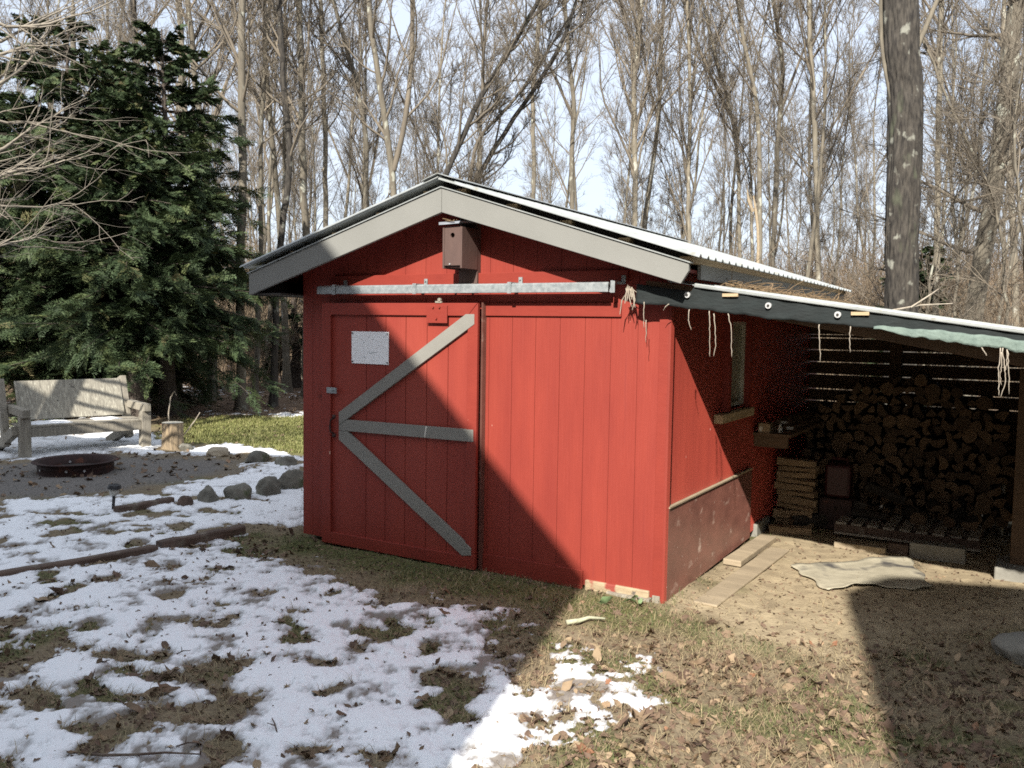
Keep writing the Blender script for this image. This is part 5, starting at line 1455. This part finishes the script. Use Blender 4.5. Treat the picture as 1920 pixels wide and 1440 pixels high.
LBL = {'near': ('slender bare grey tree in the front of the wood behind the yard', 'bare trees at the front of the wood'),
       'mid': ('thin bare tree deeper in the wood behind the shed', 'bare trees deeper in the wood'),
       'far': ('distant bare tree far back in the wood', 'distant bare trees in the wood')}
first_used = set()
for (d0, d1, num, key_) in ((22, 31, 30, 'near'), (31, 46, 62, 'mid'), (46, 72, 95, 'far')):
    tries = 0; got = 0
    while got < num and tries < 4000:
        tries += 1
        d_ = math.sqrt(r_.uniform(d0 ** 2, d1 ** 2)); a_ = r_.uniform(-39, 38); xx, yy = d_ * math.sin(R_(a_)), d_ * math.cos(R_(a_))
        if any((xx - p[0]) ** 2 + (yy - p[1]) ** 2 < (1.1 if key_ == 'near' else .9) ** 2 for p in placed): continue
        if -14 < xx < -6 and 13 < yy < 20: continue
        placed.append((xx, yy)); got += 1
        vi = int(r_.integers(len(variants))); tm, cm = variants[vi]
        root = empty('bare_tree', (xx, yy, float(gh(np.array(xx), np.array(yy))) - .05), r_.uniform(0, 6.28)); s_ = r_.uniform(.8, 1.15); root.scale = (s_, s_, s_ * r_.uniform(.92, 1.1))
        tag(root, LBL[key_][0], 'tree', LBL[key_][1]); link('trunk', tm, root); link('crown', cm, root)

# understory brush: one mass nobody could count
r_ = np.random.default_rng(500); cb = TB()
N_ = 1800
d_ = np.sqrt(r_.uniform(20 ** 2, 62 ** 2, N_)); a_ = np.radians(r_.uniform(-40, 40, N_)); bx, by = d_ * np.sin(a_), d_ * np.cos(a_)
k = ~((bx > -14) & (bx < -3.6) & (by < 24)); bx, by = bx[k], by[k]
st_ = np.repeat(np.stack([bx, by, np.zeros(len(bx))], 1), 7, 0); st_[:, :2] += r_.normal(0, .35, (len(st_), 2))
dd = np.stack([r_.normal(0, .28, len(st_)), r_.normal(0, .28, len(st_)), np.ones(len(st_))], 1)
L1 = r_.uniform(1.4, 4.6, len(st_)) * np.interp(np.hypot(st_[:, 0], st_[:, 1]), [20, 62], [.8, 1.7]); P1 = walk(st_, dd, L1, 6, .09, .04, r_); R1 = taper(r_.uniform(.009, .02, len(st_)), np.full(len(st_), .006), 6); cb.tubes(P1, R1, 3)
pos, d, rad, t, ix = spawn(P1, R1, 6, .2, 1., .3, 1., r_); L2 = L1[ix] * r_.uniform(.12, .36, len(pos)); P2 = walk(pos, d, L2, 3, .14, .04, r_); R2 = taper(np.full(len(pos), .0075), np.full(len(pos), .005), 3); cb.tubes(P2, R2, 3)
pos, d, rad, t, ix = spawn(P2, R2, 3, .2, 1., .3, 1., r_); L3 = r_.uniform(.15, .5, len(pos)); P3 = walk(pos, d, L3, 2, .12, .0, r_); cb.tubes(P3, taper(np.full(len(pos), .0055), np.full(len(pos), .004), 2), 3)
tag(link('understory_brush', cb.mesh('understory_brush', M['brush'])), 'tangled bare brown brush filling the wood behind the yard', 'brush', kind='stuff')
# saplings thicket at right
r_ = np.random.default_rng(520)
for i, (px, Y, w, lb) in enumerate((([(1790, 590), (1800, 430), (1835, 250), (1880, 120)], 15, 8, 'thin arching sapling between the dark trunk and the leaning trunk'), ([(1890, 600), (1880, 450), (1850, 330), (1800, 240)], 14, 9, 'sapling at the right edge arching to the left'),
                                   ([(1740, 580), (1752, 460), (1790, 370), (1850, 300)], 14.5, 7, 'low spreading sapling right of the massive trunk'), ([(1930, 600), (1915, 420), (1900, 250), (1920, 100)], 13, 9, 'sapling with many crossing twigs at the right border'))):
    key_tree(px, Y, w, w * .6, 2, lb, 530 + i, 'bark_grey', dict(nl=26, t0=.1, height=7, limb=(.2, .45), ang=(.6, 1.3), upt=.02, twig=.0055, dens=(6, 5, 3)), nm='sapling')


# ------------------------------------------------------------------ hemlocks
def spray_template(r):
    """flat drooping hemlock branchlet, unit length along +x: many small needle clusters"""
    Q = []; 
    for i in range(24):
        t = (i + .5) / 24; side = 1 if i % 2 else -1
        ln = .36 * (1 - t) ** .8 + .05
        for j in range(max(1, int(ln / .062))):
            s_ = (j + .5) * .062
            cx_, cy_ = t + s_ * .7, side * s_ * .7
            Q.append((cx_ + r.normal(0, .008), cy_ + r.normal(0, .008), -.16 * t * t - .14 * s_ + r.normal(0, .015), math.atan2(side * .7, .7) + r.normal(0, .7)))
    return np.array(Q)


def hemlock(name, px_base, Y, height, rad, seed, label, low=1.3, brown=0., asym=0., nb=250):
    r = np.random.default_rng(seed)
    x_, y_ = px_base; g = onY(x_, y_, Y); loc = np.array([g[0], g[1], 0])
    root = empty(name, loc); tag(root, label, 'tree')
    n = 8; pts = np.stack([np.cumsum(r.normal(0, .04, n + 1)), np.cumsum(r.normal(0, .04, n + 1)), np.linspace(-.1, height, n + 1)], 1); pts[:, :2] -= pts[0, :2]
    P, Rd = resample(pts, np.linspace(.17, .015, n + 1), 24); Rd = flare(P, Rd); tb = TB(); tb.tubes(P, Rd, 10); link('trunk', tb.mesh('trunk', M['bark_dark']), root)
    zz = low + (height - low - .15) * np.sort(r.uniform(0, 1, nb) ** 1.05)
    tt = (zz - low) / (height - low); L1 = rad * (1 - tt) ** .56 * r.choice([.55, .8, 1., 1.12], nb, p=[.15, .3, .4, .15]) * r.uniform(.8, 1.15, nb) + .25
    az = r.uniform(0, 6.28, nb); L1 *= 1 + asym * np.cos(az)
    st_ = np.stack([np.interp(zz, P[0, :, 2], P[0, :, 0]), np.interp(zz, P[0, :, 2], P[0, :, 1]), zz], 1)
    d = np.stack([np.cos(az), np.sin(az), .35 - .45 * (1 - tt) + r.normal(0, .12, nb)], 1)
    P1 = walk(st_, d, L1, 7, .06, -.035, r); R1 = taper(.008 + L1 * .008, np.full(nb, .004), 7); cb = TB(); cb.tubes(P1, R1, 4)
    link('branches', cb.mesh('branches', M['bark_dark']), root)
    T = spray_template(r); K = len(T)
    per = 25
    pos, dd, rad_, t, ix = spawn(P1, R1, per, .22, 1., .35, 1.0, r)
    dd[:, 2] = dd[:, 2] * .6 - .10; dd /= np.linalg.norm(dd, axis=1, keepdims=True)
    m = len(pos); size = np.clip(L1[ix] * .31, .22, .50) * r.uniform(.7, 1.15, m)
    tint = np.clip(r.beta(2, 3, m) * .62 + .30 * (t - .5) + np.where(r.uniform(0, 1, m) < brown, .55, 0) + r.normal(0, .04, m), 0, 1)
    up_ = np.array([0, 0, 1.]) + r.normal(0, .5, (m, 3)); sd = np.cross(up_, dd); sd /= np.linalg.norm(sd, axis=1, keepdims=True); nn = np.cross(dd, sd); size *= np.interp(pos[:, 2] / height, [0, .7, 1], [1, .85, .55])
    C = pos[:, None] + size[:, None, None] * (T[None, :, 0:1] * dd[:, None] + T[None, :, 1:2] * sd[:, None] + T[None, :, 2:3] * nn[:, None])
    a = T[None, :, 3] + r.normal(0, .3, (m, K))
    e1 = np.cos(a)[..., None] * dd[:, None] + np.sin(a)[..., None] * sd[:, None]; e2 = np.cross(nn[:, None], e1) + r.normal(0, .35, (m, K, 3))
    ln = (.030 + .009 * r.normal(0, 1, (m, K)))[..., None].clip(.014, .055); wd = ln * .24
    V4 = np.stack([C - e1 * ln - e2 * wd * .5, C - e1 * ln * .2 + e2 * wd, C + e1 * ln, C + e1 * ln * .1 - e2 * wd], 2).reshape(-1, 3)
    Fq = np.arange(m * K * 4).reshape(-1, 4)
    tn = np.repeat(np.repeat(tint, K) + r.normal(0, .05, m * K), 4).clip(0, 1)
    link('foliage', np_mesh('foliage', V4, Fq, False, dict(tint=tn), [M['needles']]), root)
    return root


hemlock('hemlock', (318, 768), 17.6, 7.7, 2.1, 61, 'dark evergreen hemlock with pointed top nearest the shed', 1.55, .03)
hemlock('hemlock', (262, 775), 16.6, 5.6, 2.2, 62, 'lower bushy green hemlock between its two taller neighbours', 1.4, .05)
hemlock('hemlock', (120, 770), 17.6, 7.8, 2.7, 63, 'broad hemlock at the left with brownish branch tips behind the bench', .9, .22)
hemlock('hemlock', (-70, 770), 16.4, 7.3, 2.6, 64, 'hemlock cut by the left edge of the picture', 1.0, .18)
hl_ = [o for o in COL.objects if o.name.startswith('hemlock') and o.type == 'EMPTY']


def copy_tree(o, loc, rz, sc, label, group=None):
    c = o.copy(); COL.objects.link(c); c.location = loc; c.rotation_euler = (0, 0, rz); c.scale = (sc, sc, sc); tag(c, label, 'tree', group)
    for ch in list(o.children):
        d = ch.copy(); COL.objects.link(d); d.parent = c
    return c


g = onY(215, 770, 19.4); copy_tree(hl_[2], (g[0], g[1], 0), 2.1, .9, 'shaded hemlock standing behind the two front hemlocks')
for i, (u_, v_, sc_) in enumerate(((6.2, -.6, .98), (6.4, 2.9, 1.05), (6.5, 6.4, 1.0))):  # added out of view to screen sky light from the shaded side wall
    copy_tree(hl_[2 if i % 2 else 3], S(u_, v_, 0), 1.3 * i, sc_, 'hemlock in the row outside the right edge of the picture beyond the lean-to', 'hemlocks beyond the lean-to')
hemlock('hemlock_sapling', (552, 740), 25.5, 4.2, 1.1, 65, 'small thin hemlock in the wood beside the shed wall', .7, .02, nb=60)
hemlock('hemlock_sapling', (1735, 580), 20, 4.0, 1.1, 66, 'small evergreen low behind the lean-to roof by the dark trunk', .6, .05, nb=90)

# ------------------------------------------------------------------ the houses behind the viewpoint that shade the yard
def house(pts, v0, v1, name, label, roofpts):
    h = shed_empty(name, (pts[0][0] + pts[-1][0]) / 2, v0); tag(h, label, 'house')
    cu = (pts[0][0] + pts[-1][0]) / 2; q = [(u - cu, z) for u, z in pts]
    b = MB(); b.prism(q, 'y', -abs(v1 - v0), 0); b.build('wall', M['siding'], h)
    for (u0, z0), (u1, z1) in zip(roofpts[:-1], roofpts[1:]):
        b = MB(); b.beam((u0 - cu, -abs(v1 - v0) / 2, z0 + .03), (u1 - cu, -abs(v1 - v0) / 2, z1 + .03), abs(v1 - v0) + .05, .06); b.build('roof', M['shingle'], h)
    return h, cu


HL = [(1.47, 0), (1.47, 6.04), (-1.70, 9.10), (-14., 5.77), (-14., 0)]
h1, cu1 = house(HL, -8., -15., 'house', 'brown house behind the viewpoint whose roof shades the yard', HL[1:4])
for u, z in ((-2.5, 1.), (-6., 1.), (-9.5, 1.), (-2.5, 4.), (-6., 4.)):
    b = MB(); b.box(u - cu1 - .5, u - cu1 + .5, .003, .05, z, z + 1.3); w_ = b.build('window', M['whiteframe'], h1)
    b = MB(); b.box(u - cu1 - .42, u - cu1 + .42, .051, .06, z + .08, z + 1.22); b.build('pane', M['paneglass'], w_)
b = MB(); b.box(-8.95 - cu1, -7.6 - cu1, -.8, -.02, 6.5, 8.15); b.build('added_chimney', M['concrete'], h1)  # unseen, added to throw a shadow patch on the bench back
HR = [(3.38, 0), (3.38, 6.70), (3.72, 7.07), (11., 7.4), (11., 0)]
h2, cu2 = house(HR, -8., -13., 'garage', 'brown garage behind the viewpoint whose corner shades the right yard', HR[1:4])
ga = math.atan(.26); h2.rotation_euler = (0, 0, -YAW + ga); _p = S(3.38, -8.) + (U * math.cos(ga) + V * math.sin(ga)) * (cu2 - 3.38); h2.location = _p

# ------------------------------------------------------------------ light, sky, camera
LS_ = np.array([-.26, 1., -.755]); LW = LS_[0] * U + LS_[1] * V + LS_[2] * Z; LW /= np.linalg.norm(LW)
sun = bpy.data.lights.new('sun', 'SUN'); sun.energy = 5.0; sun.angle = R_(.53); sun.color = (1., .945, .86)
so = bpy.data.objects.new('sun', sun); COL.objects.link(so); so.rotation_euler = Vector(LW).to_track_quat('-Z', 'Y').to_euler(); so.location = (0, -10, 20)
w = bpy.data.worlds.new('World'); SC.world = w; w.use_nodes = True
nt = w.node_tree; N = nt.nodes; L = nt.links; bg = N['Background']
sk = N.new('ShaderNodeTexSky'); sk.sky_type = 'NISHITA'; sk.sun_disc = False
sk.sun_elevation = math.asin(-LW[2]); sk.sun_rotation = math.atan2(-LW[0], -LW[1]); sk.air_density = 1.0; sk.dust_density = 3.0; sk.ozone_density = 1.0; sk.altitude = 200
tc = N.new('ShaderNodeTexCoord'); nz = N.new('ShaderNodeTexNoise'); nz.inputs['Scale'].default_value = 2.2; nz.inputs['Detail'].default_value = 5
mpw = N.new('ShaderNodeMapping'); mpw.inputs['Scale'].default_value = (1, 1, 2.5); L.new(tc.outputs['Generated'], mpw.inputs['Vector']); L.new(mpw.outputs[0], nz.inputs['Vector'])
mrw = N.new('ShaderNodeMapRange'); mrw.inputs['From Min'].default_value = .3; mrw.inputs['From Max'].default_value = .7; mrw.inputs['To Min'].default_value = .62; mrw.inputs['To Max'].default_value = .86
L.new(nz.outputs['Fac'], mrw.inputs['Value'])
mxw = N.new('ShaderNodeMix'); mxw.data_type = 'RGBA'; L.new(mrw.outputs[0], mxw.inputs['Factor']); L.new(sk.outputs[0], mxw.inputs['A']); mxw.inputs['B'].default_value = (4.6, 5.0, 5.65, 1)   # thin bright cloud veil
L.new(mxw.outputs['Result'], bg.inputs['Color']); bg.inputs['Strength'].default_value = .12
cam = bpy.data.cameras.new('camera'); co = bpy.data.objects.new('camera', cam); COL.objects.link(co)
cam.sensor_width = 36.; cam.lens = 36. * F / 1920.; cam.clip_end = 3000; cam.clip_start = .05
mw = Matrix(((RI[0], UP[0], -fwd[0], 0), (RI[1], UP[1], -fwd[1], 0), (RI[2], UP[2], -fwd[2], H), (0, 0, 0, 1)))
co.matrix_world = mw
SC.camera = co
SC.view_settings.view_transform = 'Standard'; SC.view_settings.look = 'None'; SC.view_settings.exposure = .86; SC.view_settings.gamma = 1
SC.cycles.use_denoising = False
SC.cycles.sample_clamp_indirect = 2.; SC.cycles.filter_width = 1.7; SC.cycles.use_adaptive_sampling = False
SC.cycles.max_bounces = 6; SC.cycles.diffuse_bounces = 2; SC.cycles.glossy_bounces = 2
